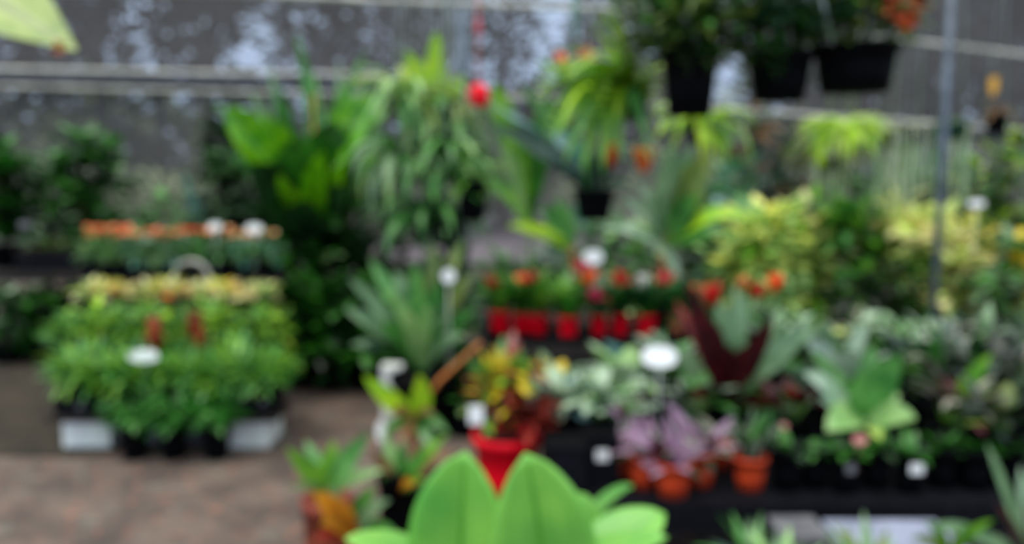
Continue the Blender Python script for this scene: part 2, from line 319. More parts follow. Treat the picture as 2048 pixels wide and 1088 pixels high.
# ---------------------------------------------------------------- tiered stand at left
TI = [(.222, 4.58, 4.92, 122, 568), (.42, 4.96, 5.28, 120, 572), (.675, 5.34, 5.62, 150, 556), (.845, 5.70, 6.04, 178, 566)]
st = thing('tiered_stand', 'dark four-step plant stand on white blocks at left', 'stand', (-2.0, 5.0, 0))
for i, (z, y0, y1, a, b) in enumerate(TI):
    ym = (y0+y1)/2; x0 = X(a, ym, z); x1 = X(b, ym, z); k = MB(); k.box(((x0+x1)/2+2.0, ym-5.0, z-.015), (x1-x0, y1-y0, .03)); k.build('shelf_board', 'darkwood', st, False)
    for q, xx in enumerate((x0+.22, x1-.22)):
        if i == 0: continue
        for yy in (y0+.05, y1-.05):
            k = MB(); k.box((xx+2.0, yy-5.0, (z-.03)/2), (.05, .05, z-.03)); k.build('leg', 'darkwood', st, False)
def block(lab, px, d, w_, h, dp=.3, m='whiteblock', rz=0, z=0):
    k = MB(); k.box((0,0,h/2), (w_, dp, h)); x, y, zc = w_/2*.98, dp/2, h
    for sx_ in (-1, 1): k.box((sx_*w_*.23, -dp/2-.001, h*.5), (w_*.34, .012, h*.72))
    o = k.build('concrete_block', m, None, False, (X(px, d, .1), d, z)); o.rotation_euler.z = rz
    b = o.modifiers.new('edge', 'BEVEL'); b.width = .006; b.segments = 2
    return tag(o, lab, 'block')
block('white concrete block under the left end of the lowest shelf', 197, 4.84, .27, .19)
block('white concrete block under the right end of the lowest shelf', 510, 4.86, .24, .19)
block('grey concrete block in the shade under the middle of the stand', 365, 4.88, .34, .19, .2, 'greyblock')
def traybox(name, lab, x0, x1, y0, y1, z, h, m='blackplastic', cat='tray'):
    cx, cy = (x0+x1)/2, (y0+y1)/2; w_, dp = x1-x0, y1-y0; t = .008; k = MB()
    k.box((0,0,t/2), (w_, dp, t)); 
    for s_ in (-1, 1): k.box((0, s_*(dp/2-t/2), h/2), (w_, t, h)); k.box((s_*(w_/2-t/2), 0, h/2), (t, dp, h))
    for s_ in (-1, 1): k.box((0, s_*dp/2, h-.004), (w_+.02, .014, .008)); k.box((s_*w_/2, 0, h-.004), (.014, dp, .008))
    return tag(k.build(name, m, None, False, (cx, cy, z)), lab, cat)
for i, (z, y0, y1, a, b) in enumerate(TI):
    ym = (y0+y1)/2; x0 = X(a, ym, z)+.04; x1 = X(b, ym, z)-.04; xm = (x0+x1)/2
    nm = ['lowest step', 'second step', 'third step', 'top step'][i]
    traybox('seedling_tray', f'left black seedling tray on the {nm} of the tiered stand', x0, xm-.01, y0+.03, y1-.03, z, .09 if i == 0 else .05)
    traybox('seedling_tray', f'right black seedling tray on the {nm} of the tiered stand', xm+.01, x1, y0+.03, y1-.03, z, .09 if i == 0 else .05)
def seedling(h, r, n, mats, L, W, fl=None, shape='lance', fr=.02, nf=5, ph=.10, potm='blackpot', name='bedding_plant', fz=1.0):
    o = thing(name, '', 'potted plant'); pot(o, .055, ph, potm, z=0, n=14); k = MB(); stems(k, (0,0,ph*.85), (0,0,ph+(h-ph)*.5), r, (h-ph)*.4, 6, .003); k.build('stem', 'greenstem', o)
    k = MB(); bushy(k, (0,0,ph+(h-ph)*.42), r, (h-ph)*.55, n, L, W, tuple(range(len(mats))), shape, .5, shell=.25); k.build('foliage', mats, o)
    if fl:
        for i in range(nf):
            a = U(0,6.3); q = U(.2,.9)*r; f = MB(); flower(f, (math.cos(a)*q, math.sin(a)*q, h*fz+U(-.02,.02)), fr, tuple(range(len(fl)))); f.build('flower', fl, o)
    return o
def row(protos, i, n, zoff, yoff, lab, group, sc=(.92,1.08), name=None):
    z, y0, y1, a, b = TI[i]; ym = (y0+y1)/2 + yoff; x0 = X(a, ym, z)+.10; x1 = X(b, ym, z)-.10; out = []
    for q in range(n):
        pr = protos[q % len(protos)] if len(protos) > 1 else protos[0]; loc = (x0+(x1-x0)*q/(n-1), ym, z+zoff)
        if not pr.get('used'):
            o = pr; o['used'] = 1; o.location = loc; o.rotation_euler.z = U(0,6); o['label'] = lab; o['group'] = group
        else: o = dup(pr, loc, U(0,6), U(*sc), lab, group)
        out.append(o)
    return out
A = [seedling(.33, .125, 120, ['bed', 'bright'], .11, .035), seedling(.31, .13, 120, ['bed', 'beddeep', 'bright'], .12, .032)]
row(A, 0, 8, .009, -.06, 'bushy fresh green seedling in the front row of the lowest step', 'seedlings in the front row of the stand')
row(A, 0, 8, .009, .08, 'bushy fresh green seedling in the rear row of the lowest step', 'seedlings in the rear row of the lowest step')
A2 = [seedling(.31, .125, 120, ['bright', 'bed'], .10, .04, shape='oval'), seedling(.34, .12, 110, ['bed', 'bright', 'lime'], .11, .036)]
row(A2, 1, 8, .009, -.02, 'light green leafy seedling on the second step of the stand', 'seedlings on the second step of the stand')
Cc = [seedling(.17, .09, 90, ['cream', 'yelgreen', 'mid'], .07, .035, shape='oval', ph=.08), seedling(.19, .085, 90, ['cream', 'gold', 'yelgreen'], .07, .035, shape='oval', ph=.08), seedling(.165, .09, 90, ['cream', 'coral', 'yelgreen', 'cream'], .06, .035, shape='oval', ph=.08)]
row(Cc, 2, 10, .009, 0, 'low cream and yellow leaved plant on the third step', 'cream leaved plants on the third step')
Oo = [seedling(.27, .11, 110, ['bed', 'pale', 'greygreen'], .09, .035, ['orange', 'coral', 'coral', 'bed'], fr=.045, nf=12, fz=1.13), seedling(.26, .11, 110, ['bed', 'teal', 'greygreen'], .09, .035, ['coral', 'coral', 'cream', 'bed'], fr=.04, nf=10, fz=1.13), seedling(.27, .11, 110, ['bed', 'mid'], .09, .035, ['orange'], fr=.05, nf=8, fz=1.13)]
z, y0, y1, a, b = TI[3]
def place(pr, loc, rz, sc, lab, group=None):
    if not pr.get('used'):
        pr['used'] = 1; pr.location = loc; pr.rotation_euler.z = rz; pr.scale = (sc,)*3 if not isinstance(sc, tuple) else sc; pr['label'] = lab
        if group: pr['group'] = group
        return pr
    o = dup(pr, loc, rz, sc, lab, group)
    if not group and 'group' in o: del o['group']
    return o
for q in range(9):
    px = 200 + q*41; kd = 0 if q in (1, 3) else (2 if q == 5 else 1)
    if q == 0: kd = 0
    lab = ['green plant crowded with orange-red flowers on the top step', 'green plant with small peach flowers on the top step', 'bright orange flowered plant in the middle of the top step'][kd]
    place(Oo[kd], (X(px, 5.86, 1.1), 5.82, .854), U(0,6), U(.95,1.05), lab, None if kd == 2 else ['orange-red flowered plants on the top step', 'peach flowered plants on the top step'][kd])
# plant labels: a card on a stake
def label_card(lab, px, py, d, wpx, hpx, zb, m='whiteplastic', rz=0, rnd=False, tilt=.12):
    c = P(px, py, d); w_ = wpx/F*d; h = hpx/F*d; o = thing('plant_label', lab, 'plant label', (c.x, c.y, zb), rz); zc = c.z-zb
    k = MB(); n = 20; p = 2.2
    vs = []
    for y in (-.002, .002):
        for i in range(n):
            a = 2*PI*i/n; ca, sa = math.cos(a), math.sin(a); vs.append((math.copysign(abs(ca)**(2/p), ca)*w_/2, y - math.copysign(abs(sa)**(2/p), sa)*h/2*tilt*-1, zc+math.copysign(abs(sa)**(2/p), sa)*h/2))
    k.add(vs, [tuple(range(n)), tuple(range(n, 2*n))[::-1]] + [(i, i+n, (i+1)%n+n, (i+1)%n) for i in range(n)]); k.build('card', m, o, False)
    if zc > h*.6+.01:
        k = MB(); k.tube([(0,.004,0),(0,.004,zc-h*.3)], .002, 0, 6); k.build('stake', m, o)
    return o
label_card('white oval plant label above the green seedlings of the lowest step', 287, 712, 4.64, 62, 26, .30)
label_card('small white plant label among the flowers of the top step', 430, 453, 5.72, 26, 16, .91)
label_card('white plant label at the right of the top step flowers', 508, 457, 5.72, 34, 18, .91)
label_card('pale plant label at the far left among the dark shrubs', 50, 450, 7.1, 26, 14, .82, 'greyblock')
for px, py, lab in ((157, 815, 'tiny white price tag on the left end of the lowest tray'), (205, 815, 'tiny white price tag second from the left on the lowest tray'), (298, 803, 'tiny white price tag in the middle of the lowest tray'), (525, 806, 'tiny white price tag on the right end of the lowest tray')):
    c = P(px, py, 4.585); k = MB(); k.box((0,0,0), (.03, .005, .025)); tag(k.build('price_tag', 'greyblock', None, False, (c.x, 4.598, c.z)), lab, 'tag')
# two reddish spires on the second step
for px, hh, lab in ((310, .20, 'shorter rusty red spire plant among the green seedlings'), (390, .25, 'taller rusty red spire plant among the green seedlings')):
    b = V((X(px, 4.88, .5), 4.885, .235)); o = thing('red_plume_plant', lab, 'potted plant', b); pot(o, .05, .09, n=14); k = MB()
    k.tube([(0,0,.07),(0,0,.45)], .005); k.build('stem', 'orangestem', o); k = MB(); top = P(px, 622 if hh > .22 else 640, 4.885).z - .235
    for i in range(44):
        t = i/44; blade(k, (0,0,top-.02-hh*.9*(1-t)), U(0,6.3), D(U(40,75)), D(10), .12*(1-.5*t), .045, 'lance', R.choice((0,0,1)), segs=3)
    k.build('flower_plume', ['redleaf', 'coral'], o)
# red bloom behind them and white hoop
o = thing('flowering_plant', 'little plant with a vermilion bloom behind the rusty spires', 'potted plant', (X(332, 5.2, .6), 5.24, .42)); pot(o, .05, .09, n=14); k = MB(); k.tube([(0,0,.07),(0,0,.36)], .004); k.build('stem', 'greenstem', o)
k = MB(); flower(k, (0,0,.37), .04); k.build('flower', 'orange', o); k = MB(); spray(k, (0,0,.08), 12, .14, .03); k.build('foliage', 'bed', o)
o = thing('wire_hoop', 'white wire arch standing between the top two steps', 'hoop', (X(382, 5.66, .95), 5.66, 0)); k = MB()
hz = P(382, 522, 5.66).z; k.tube([(-.115,0,.0), (-.115,0,hz-.1)] + [(math.cos(a)*.115, 0, hz-.1+math.sin(a)*.1) for a in [PI-PI*i/12 for i in range(13)]] + [(.115,0,0)], .013, 0, 8); k.build('hoop', 'paint', o)
# dark green plants standing on the ground in front of the stand
gl = ['dark green grassy plant in black pot, leftmost under the stand front', 'dark green grassy plant in black pot, middle under the stand front', 'dark green grassy plant in black pot, rightmost under the stand front']
for i, px in enumerate((268, 345, 432)):
    d = 4.54; o = thing('leafy_plant', gl[i], 'potted plant', (X(px, d, .2), d, 0)); pot(o, .075, .17, n=18); k = MB()
    spray(k, (0,0,.15), 46, .25, .03, (45,88), (40,120), 'lance', (0,0,1)); bushy(k, (0,0,.26), .13, .12, 90, .11, .03, (0,1), 'lance', shell=.2); k.build('foliage', ['beddeep', 'bed'], o)
k = MB(); a_ = P(282, 845, 4.6); b_ = P(252, 912, 4.5); k.tube([a_, (b_.x, b_.y, .0)], .03, 0, 4); tag(k.build('leaning_bar', 'blackplastic', None, False), 'black bar leaning beside the left white block', 'bar')

# ---------------------------------------------------------------- far left bench and shrubs
def bench(name, lab, x0, x1, y0, y1, z, t=.04, m='darkwood', legm='darkwood', slat=True, skirt=0):
    cx, cy = (x0+x1)/2, (y0+y1)/2; o = thing(name, lab, 'bench', (cx, cy, 0)); k = MB(); n = max(3, int((y1-y0)/.14))
    for i in range(n): k.box((0, y0-cy+(i+.5)*(y1-y0)/n, z-t/2), (x1-x0, (y1-y0)/n*.94, t))
    k.build('bench_top', m, o, False)
    for sx_ in (-1, 1):
        for sy_ in (-1, 1):
            k = MB(); k.box((sx_*((x1-x0)/2-.08), sy_*((y1-y0)/2-.06), (z-t)/2), (.06, .06, z-t)); k.build('leg', legm, o, False)
    if skirt:
        k = MB(); k.box((0, y0-cy-.01, z-skirt/2), (x1-x0, .02, skirt)); k.build('front_rail', m, o, False)
    return o
bench('plant_bench', 'dark slatted bench at the far left below the shrubs', X(-260, 7.4), X(205, 7.4), 7.1, 8.1, .74, skirt=.08)
traybox('plant_tray', 'deep black tray on the far left bench', X(35, 7.2, .85), X(200, 7.2, .85), 7.14, 7.6, .74, .15)
k = MB(); bushy(k, (0,0,0), .34, .06, 260, .07, .03, (0,1), shell=0, ry=.19, up=.5); o = thing('ground_cover', 'low mossy green ground cover filling the black tray', 'plant', (X(120, 7.35, .9), 7.37, .91)); k.build('foliage', ['olive', 'deep'], o)
k = MB(); k.box((0,0,-.03), (.6, .4, .09)); k.build('soil', 'soil', o, False)
def shrub(lab, px, d, zb, top, rx, mats, n, L, W, pr=.14, ph=.2, potm='blackpot', name='potted_shrub', shape='oval', nb=6, az0=0, low=.25):
    o = thing(name, lab, 'potted shrub', (X(px, d, zb+.5), d, zb)); pot(o, pr, ph, potm); h = P(px, top, d).z - zb
    k = MB(); f = MB(); k.tube([(0,0,ph*.8),(U(-.02,.02),0,h*.45)], .014, 0, 7, .01)
    for i in range(nb):
        a = i*2.4+az0; z1 = h*(low+(.95-low)*(i+1)/nb); q = rx*U(.35,.8)*(1 if i < nb-1 else .2); t = V((math.cos(a)*q, math.sin(a)*q, z1-.05)); k.tube([(0,0,h*.22),(t.x*.4,t.y*.4,z1*.6),t], .007, 0, 5, .004)
        bushy(f, t, rx*.5, h*.16, int(n*1.5)//nb, L*1.12, W*1.15, tuple(range(len(mats))), shape, .4, shell=.1)
    k.build('stem', 'stem', o); f.build('foliage', mats, o); return o
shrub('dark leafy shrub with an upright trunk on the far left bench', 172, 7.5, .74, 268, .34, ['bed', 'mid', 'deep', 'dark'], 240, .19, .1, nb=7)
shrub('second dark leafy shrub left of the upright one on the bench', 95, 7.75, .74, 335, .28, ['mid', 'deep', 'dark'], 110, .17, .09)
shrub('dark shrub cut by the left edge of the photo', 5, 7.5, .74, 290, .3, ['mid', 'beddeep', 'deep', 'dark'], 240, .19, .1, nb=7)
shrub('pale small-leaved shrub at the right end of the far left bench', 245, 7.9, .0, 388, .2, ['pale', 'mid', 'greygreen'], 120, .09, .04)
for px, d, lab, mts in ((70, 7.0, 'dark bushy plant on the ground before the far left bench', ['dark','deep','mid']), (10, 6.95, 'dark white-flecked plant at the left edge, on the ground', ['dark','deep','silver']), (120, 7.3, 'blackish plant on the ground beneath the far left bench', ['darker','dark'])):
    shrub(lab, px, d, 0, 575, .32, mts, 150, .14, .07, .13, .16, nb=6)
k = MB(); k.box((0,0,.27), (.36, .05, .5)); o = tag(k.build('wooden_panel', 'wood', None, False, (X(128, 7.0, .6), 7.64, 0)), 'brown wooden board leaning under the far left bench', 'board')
for px, py, d, mts, lab in ((140, 470, 8.3, ['greygreen','mid'], 'grey green shrub between the left bench and the net'), (330, 440, 8.2, ['mid','greygreen','bed'], 'low green shrub behind the top step of the stand'), (450, 445, 8.0, ['mid','dark'], 'low dark shrub behind the white labels of the top step')):
    shrub(lab, px, d, 0, py-40, .35, mts, 150, .16, .08)
k = MB(); o = thing('blue_leaved_plant', 'plant with one long blue-green leaf in front of the net', 'potted plant', (X(430, 7.9, .2), 7.9, 0)); pot(o, .15, .25)
for a, b, w_ in (((430,600,7.9),(365,335,7.8),26),((430,600,7.9),(400,380,7.8),22),((430,600,7.9),(480,400,7.8),24)): pleaf(k, o, a, b, w_, 0, 'lance', (0,0,.15))
k.build('foliage', 'teal', o)

# ---------------------------------------------------------------- giant leafy clump
o = thing('giant_leaf_plant', 'huge bright green paddle-leaved plant towering behind the stand', 'plant', (X(640, 7.0, .5), 7.0, 0)); pot(o, .32, .42); k = MB()
B0 = (630, 520, 7.0)
for a, b, w_, mi, bd in [
    (B0, (450, 215, 6.6), 62, 0, (-.05,-.1,.42)), ((640,480,7), (765, 195, 6.5), 84, 0, (-.15,-.1,.30)), ((628,500,7), (600, 268, 6.5), 92, 1, (0,-.1,.1)), ((645,500,7), (668, 240, 6.6), 92, 1, (0,-.1,.1)),
    ((635,500,7), (560, 170, 6.9), 50, 1, (-.1,0,.2)), ((640,470,7), (590, 62, 7), 34, 3, (.12,0,.1)), ((640,470,7), (735, 95, 7), 30, 3, (-.12,0,.15)), ((640,470,7), (690, 165, 7), 44, 0, (0,0,.2)),
    ((640,520,7), (500, 330, 6.4), 70, 2, (0,-.1,.25)), ((640,520,7), (755, 330, 6.4), 46, 4, (.05,-.1,.1)), ((640,560,7), (530, 470, 6.3), 70, 2, (0,-.1,.2)), ((640,560,7), (720, 470, 6.3), 60, 2, (.1,-.1,.2)), ((640,540,7), (610, 400, 6.3), 90, 2, (0,-.2,.1)),
    ((640,520,7), (700, 380, 6.4), 80, 2, (0,-.1,.1)), ((630,520,7), (540, 300, 6.8), 70, 0, (0,0,.25)), ((630,540,7), (470, 410, 6.7), 60, 2, (0,0,.25)), ((640,480,7), (630, 150, 7.2), 40, 5, (0,0,.1)), ((640,600,7), (690, 510, 6.3), 32, 5, (-.2,-.1,.22))]:
    pleaf(k, o, a, b, w_*1.15, mi, 'paddle' if w_ > 60 else 'lance', bd, .3, 4, 12, wave=.06)
for b, w_, mi in (((785,215,6.4),30,0),((790,270,6.3),28,0),((740,180,6.6),34,0),((700,190,6.6),40,0),((770,330,6.3),30,1),((800,180,6.6),26,6),((480,260,6.5),40,0),((440,300,6.6),34,1),((520,220,6.8),40,0),((500,180,6.9),34,6),((560,240,6.6),44,0),((650,300,6.2),50,0),((560,350,6.2),56,0),((720,280,6.3),44,0),((500,420,6.3),50,2),((760,430,6.3),46,2),((580,450,6.2),60,2),((680,460,6.2),60,2),((540,130,7.0),26,6),((680,120,7.1),24,6)):
    pleaf(k, o, (U(615,665), U(480,540), 7.0), b, w_*1.15, mi, 'lance', (U(-.1,.1),-.1,.32), .3, 2, 10, wave=.05)
k.build('foliage', ['nest', 'deep', 'dark', 'mid', 'olive', 'pale', 'greygreen'], o); k = MB()
for dx in (-.1, 0, .1): k.tube([(dx,0,.34),(dx*.4,0,.95)], .03, 0, 7, .018)
k.tube([rel(o, P(632,500,7)), rel(o, P(626,190,6.9))], .012, 1, 6, .008); k.build('stem', ['greenstem', 'orangestem'], o)
# dark fern tree at its left and dark undergrowth
def fernpot(lab, px, d, zb, py, n, L, mats, pr=.15, ph=.24, e=(20,80), droop=(50,120), ll=.09, lw=.03, name='potted_fern'):
    o = thing(name, lab, 'fern', (X(px, d, zb+.4), d, zb)); pot(o, pr, ph); h = P(px, py, d).z - zb
    k = MB(); k.tube([(0,0,ph*.8),(0,0,h)], .03, 0, 7, .02); k.build('trunk', 'trunk', o); k = MB(); fern(k, (0,0,h-.02), n, L, e, droop, lw, ll, tuple(range(len(mats)))); k.build('fronds', mats, o); return o
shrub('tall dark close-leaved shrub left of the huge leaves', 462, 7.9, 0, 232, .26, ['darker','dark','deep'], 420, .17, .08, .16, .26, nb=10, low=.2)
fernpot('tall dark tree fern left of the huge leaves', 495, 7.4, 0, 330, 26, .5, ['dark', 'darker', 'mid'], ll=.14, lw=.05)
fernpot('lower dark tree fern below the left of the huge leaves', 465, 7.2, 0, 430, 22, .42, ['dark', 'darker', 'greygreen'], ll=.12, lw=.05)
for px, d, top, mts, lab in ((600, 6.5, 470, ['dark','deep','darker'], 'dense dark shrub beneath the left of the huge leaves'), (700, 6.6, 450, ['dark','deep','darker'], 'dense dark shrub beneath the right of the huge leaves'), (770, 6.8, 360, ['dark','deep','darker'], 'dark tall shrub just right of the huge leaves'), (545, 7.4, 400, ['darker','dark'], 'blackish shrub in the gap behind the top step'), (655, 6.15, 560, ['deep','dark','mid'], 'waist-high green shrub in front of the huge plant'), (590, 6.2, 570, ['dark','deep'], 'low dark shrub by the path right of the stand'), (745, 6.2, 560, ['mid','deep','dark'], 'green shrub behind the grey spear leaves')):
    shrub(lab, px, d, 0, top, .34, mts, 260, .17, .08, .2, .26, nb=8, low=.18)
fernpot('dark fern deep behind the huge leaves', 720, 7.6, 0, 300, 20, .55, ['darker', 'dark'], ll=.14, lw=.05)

# ---------------------------------------------------------------- hanging things
def hanger(root, r, zt, ztop, m='wire', n=3, rr=.003):
    for i in range(n):
        a = 2*PI*i/n+.5; k = MB(); k.tube([(math.cos(a)*r, math.sin(a)*r, zt), (0,0,ztop-.12), (0,0,ztop)] if True else [], rr, 0, 5); k.build('hanger_wire', m, root)
def basket(name, lab, px, py_top, py_bot, d, wpx, pipe, mats, n=0, potm='blackpot', foliage=None, sx=1, cat='hanging basket', group=None, bot=.74, fp='foliage'):
    b = P(px, py_bot, d); h = P(px, py_top, d).z-b.z; r = wpx/2/F*d; o = thing(name, lab, cat, (b.x, d, b.z), 0, group); pot(o, r, h, potm, r*bot)
    yp = pipe - d; zt = OH[pipe]-b.z
    for i in range(3):
        a = 2*PI*i/3+.5; k = MB(); k.tube([(math.cos(a)*r, math.sin(a)*r, h*.95), (0, yp*.9, zt-.1), (0, yp, zt)], .003, 0, 5); k.build('hanger_wire', 'wire', o)
    if foliage:
        k = MB(); foliage(k, h, r); k.build(fp, mats, o)
    return o
def f1(k, h, r): fern(k, (0,0,h*.9), 46, .36, (25,88), (60,130), .026, .06, (0,0,1,2), nl=12); bushy(k, (-.03,0,h+.12), .30, .19, 620, .085, .035, (0,0,1,1,2,2), 'lance', shell=.1)
basket('hanging_basket', 'black hanging basket with a full dark fern right of the lime fern', 1378, 100, 232, 3.15, 112, 3.2, ['dark', 'mid', 'olive'], foliage=f1)
def f2(k, h, r): bushy(k, (0,0,h+.12), .25, .18, 600, .08, .035, (0,0,1,2,2), 'oval', shell=.1); fern(k, (0,0,h*.9), 20, .28, (25,88), (60,130), .026, .06, (0,1))
basket('hanging_basket', 'narrower black hanging basket left of the one with orange-red flowers', 1557, 105, 203, 3.2, 128, 3.2, ['dark', 'mid', 'tealdark'], foliage=f2)
def f3(k, h, r): bushy(k, (0,0,h+.12), .21, .17, 460, .075, .035, (0,0,1,2,2), 'oval', shell=.1); bushy(k, (0,0,h+.0), r*1.05, .04, 90, .05, .02, (1,2), 'oval')
o = basket('hanging_basket', 'wide black hanging basket with orange-red flowers at its right', 1708, 92, 185, 3.2, 160, 3.2, ['dark', 'mid', 'olive'], foliage=f3, bot=.8)
for px, py in ((1775, 18), (1800, 30), (1825, 12), (1790, 2), (1815, 45), (1760, -10), (1840, 0)):
    k = MB(); c = rel(o, P(px, py, 3.1)); k.tube([(c.x*.3, 0, .2), c], .0025, 1, 5); flower(k, c, .06, 0, 12, (-30,70)); k.build('flower', [R.choice(['orange', 'coral', 'crimson']), 'greenstem'], o)
k = MB(); k.tube([P(1640, -20, 3.0), P(1664, 88, 3.05)], .006, 0, 6); c = k.build('hanger_strap', 'wire', None); c.parent = o; c.matrix_parent_inverse.translation = -V(o.location)
def f4(k, h, r):
    for i in range(34): blade(k, (0,0,h*.9), D(U(110,245)), D(U(20,75)), D(U(90,140)), U(.25,.55), .045, 'lance', R.choice((0,0,1)), segs=8)
    fern(k, (0,0,h*.9), 26, .44, (15,75), (80,140), .03, .07, (0,1,1), az=(110,290), nl=12); fern(k, (0,0,h*.9), 10, .3, (40,75), (80,140), .03, .06, (1,), nl=10)
o = basket('hanging_basket', 'hanging basket overflowing with bright lime drooping fronds', 1262, 170, 240, 3.45, 76, 3.2, ['bright', 'lime', 'bed'], foliage=f4)
k = MB(); [pleaf(k, o, (1262,165,3.45), t, 40, 0, 'lance', (0,-.04,.04), n=(.15,-.9,.4)) for t in ((1205,22,3.0),(1222,10,3.0),(1195,70,3.0),(1228,60,2.95),(1190,140,3.3),(1250,110,3.3))]; k.build('upright_fronds', 'lime', o)
for a, b in (((1262,170,3.45),(1108,225,3.3)),((1262,170,3.45),(1102,275,3.3)),((1262,180,3.45),(1120,330,3.25)),((1262,180,3.45),(1165,350,3.25)),((1262,180,3.45),(1205,345,3.2)),((1262,180,3.45),(1130,165,3.3)),((1262,180,3.45),(1300,330,3.3))):
    pass
k = MB()
for (x, y), w_ in (((1108,225),34),((1102,282),38),((1128,330),32),((1165,345),32),((1205,350),34),((1135,165),30),((1300,300),30),((1240,330),26),((1150,290),34),((1180,310),30)): pleaf(k, o, (1255,172,3.42), (x, y, U(3.2,3.4)), w_, R.choice((0,0,1)), 'lance', (-.04,-.05,.13), .3, 2, 10)
k.build('drooping_fronds', ['bright', 'bed'], o)
# lime drooping plant below the dark fern
def f5(k, h, r):
    for i in range(48): blade(k, (0,0,h), D(U(150,390)), D(U(10,70)), D(U(90,150)), U(.18,.42), .055, 'lance', R.choice((0,0,1)), segs=7)
basket('hanging_basket', 'small hanging pot of yellow-lime drooping leaves below the dark fern basket', 1398, 252, 290, 4.2, 50, 4.3, ['lime', 'bright'], foliage=f5)
# orange flowers, hanging
for px, d, lab, pts in ((1150, 4.35, 'hanging pot with two orange blooms left of the lime fern', ((1122,112),(1172,104))),):
    o = basket('hanging_pot', lab, px, 165, 205, d, 42, 4.3, ['mid', 'deep'], potm='greenpot', foliage=lambda k, h, r: spray(k, (0,0,h), 16, .2, .05, (10,80), (30,90), 'oval', (0,1)))
    for x, y in pts:
        k = MB(); c = rel(o, P(x, y, d-.05)); k.tube([(0,0,.06), c], .003, 1, 5); flower(k, c - V((0,0,.03)), .065, 0, 12, (-20,85)); k.build('flower', ['orange' if x < 1150 else 'coral', 'greenstem'], o)
    k = MB(); pleaf(k, o, (1150,160,d), (1070,128,d-.1), 20, 0, 'lance', (0,0,.05)); pleaf(k, o, (1150,160,d), (1100,170,d-.1), 20, 0, 'lance', (0,0,.03)); k.build('long_leaf', 'mid', o)
    k = MB(); k.tube([(0,0,.25),(0,0,.55)], .012, 0, 6); k.build('hanger_tube', 'greentube', o)
# big black hanging pot with palm-like blades in the centre
o = basket('hanging_palm', 'black hanging pot in the centre with dark broad palm blades', 1188, 378, 440, 4.2, 84, 4.3, ['tealdark'], bot=.7, cat='hanging plant')
k = MB()
for a, b, w_, mi, bd in (((1180,385,4.2),(970,250,4.0),48,0,(0,-.1,.10)), ((1170,385,4.2),(1010,235,4.0),38,0,(.04,0,.06)), ((1185,380,4.2),(985,205,4.2),24,1,(.05,0,.02)), ((1185,380,4.2),(1060,290,3.9),40,0,(0,0,.1)), ((1185,385,4.2),(1130,250,4.1),44,2,(0,0,.05)), ((1190,385,4.2),(1040,170,4.3),44,3,(0,0,.06)), ((1190,380,4.2),(1250,300,4.1),26,0,(0,0,.05)), ((1190,385,4.2),(1200,290,4.1),40,0,(0,0,.05)), ((1180,385,4.2),(1160,300,4.0),40,4,(0,0,.05)), ((1195,385,4.2),(1270,380,4.0),24,0,(0,0,.08)), ((1190,380,4.2),(1090,260,4.25),40,1,(0,0,.1))):
    pleaf(k, o, a, b, w_, mi, 'lance', bd, .25, 4, 10)
k.build('foliage', ['tealdark', 'bluegrey', 'teal', 'deep', 'bed'], o)
for x, y, c in ((1222, 312, 'orange'), (1287, 322, 'orange')):
    q = thing('hanging_flowerpot', ('smaller' if x < 1250 else 'larger') + ' orange cone-shaped hanging flower pot below the lime fern', 'hanging pot', P(x, y+22, 4.1)); k = MB(); s_ = .7 if x < 1250 else 1
    k.lathe([(.02*s_,0),(.04*s_,.05),(.055*s_,.1),(.058*s_,.11),(.05*s_,.11),(.04*s_,.09),(.001,.09)]); k.build('pot', 'terracotta' if x < 1250 else 'orange', q); k = MB(); spray(k, (0,0,.09), 10, .14, .03, (10,80), (40,110)); k.build('foliage', 'mid', q)
    k = MB(); p = V(q.location); k.tube([(0,0,.1),(0,.1,OH[4.3]-p.z-.1),(0,4.3-p.y,OH[4.3]-p.z)], .003, 0, 5); k.build('hanger_wire', 'wire', q)
# red ball
c = P(957, 192, 5.4); o = thing('red_lantern', 'glossy red hanging ball on a pink cord', 'hanging ornament', c); k = MB(); r = .063
k.lathe([(r*.5,-r*1.1),(r*.85,-r*.9),(r*1.04,-r*.3),(r*1.04,r*.3),(r*.85,r*.9),(r*.5,r*1.1)], cap1=True); k.build('shell', 'redpot', o); k = MB(); zt = OH[5.6]-c.z
k.tube([(0,0,r),(0,0,.42),(0,.2,zt)], .005, 0, 6); k.build('cord', 'pinkcord', o); k = MB(); k.lathe([(.012,.37),(.022,.39),(.012,.47)]); k.build('bead', 'pinkcord', o)
# pale green hanging ferns column
def f6(seed, L=.5, wide=1):
    def g_(k, h, r):
        for i in range(60): blade(k, (0,0,h), U(0,6.3), D(U(20,80)), D(U(95,160)), L*U(.5,1.25), .055, 'strap', R.choice((0,0,1,2)), segs=8, wave=.15)
        bushy(k, (0,0,h), .16, .12, 90, .12, .04, (0,1,2), 'lance', shell=.2)
    return g_
for px, py, d, w_, m_, lab in ((815, 205, 5.6, 60, ['pale','yelgreen','bed'], 'pale green staghorn-like plant hanging highest left of the red ball'), (805, 330, 5.55, 60, ['greygreen','pale','mid'], 'pale hanging fern below the highest staghorn-like one'), (900, 245, 5.7, 60, ['pale','olive','mid'], 'olive hanging fern just left of the red ball'), (855, 440, 5.5, 66, ['mid','bed','greygreen'], 'green hanging plant lowest of the pale column'), (900, 330, 5.5, 56, ['mid','pale','bed'], 'hanging plant in the middle of the pale column')):
    o = basket('hanging_fern', lab, px, py, py+36, d, w_, 5.6, m_, foliage=f6(px, .5), cat='hanging plant')
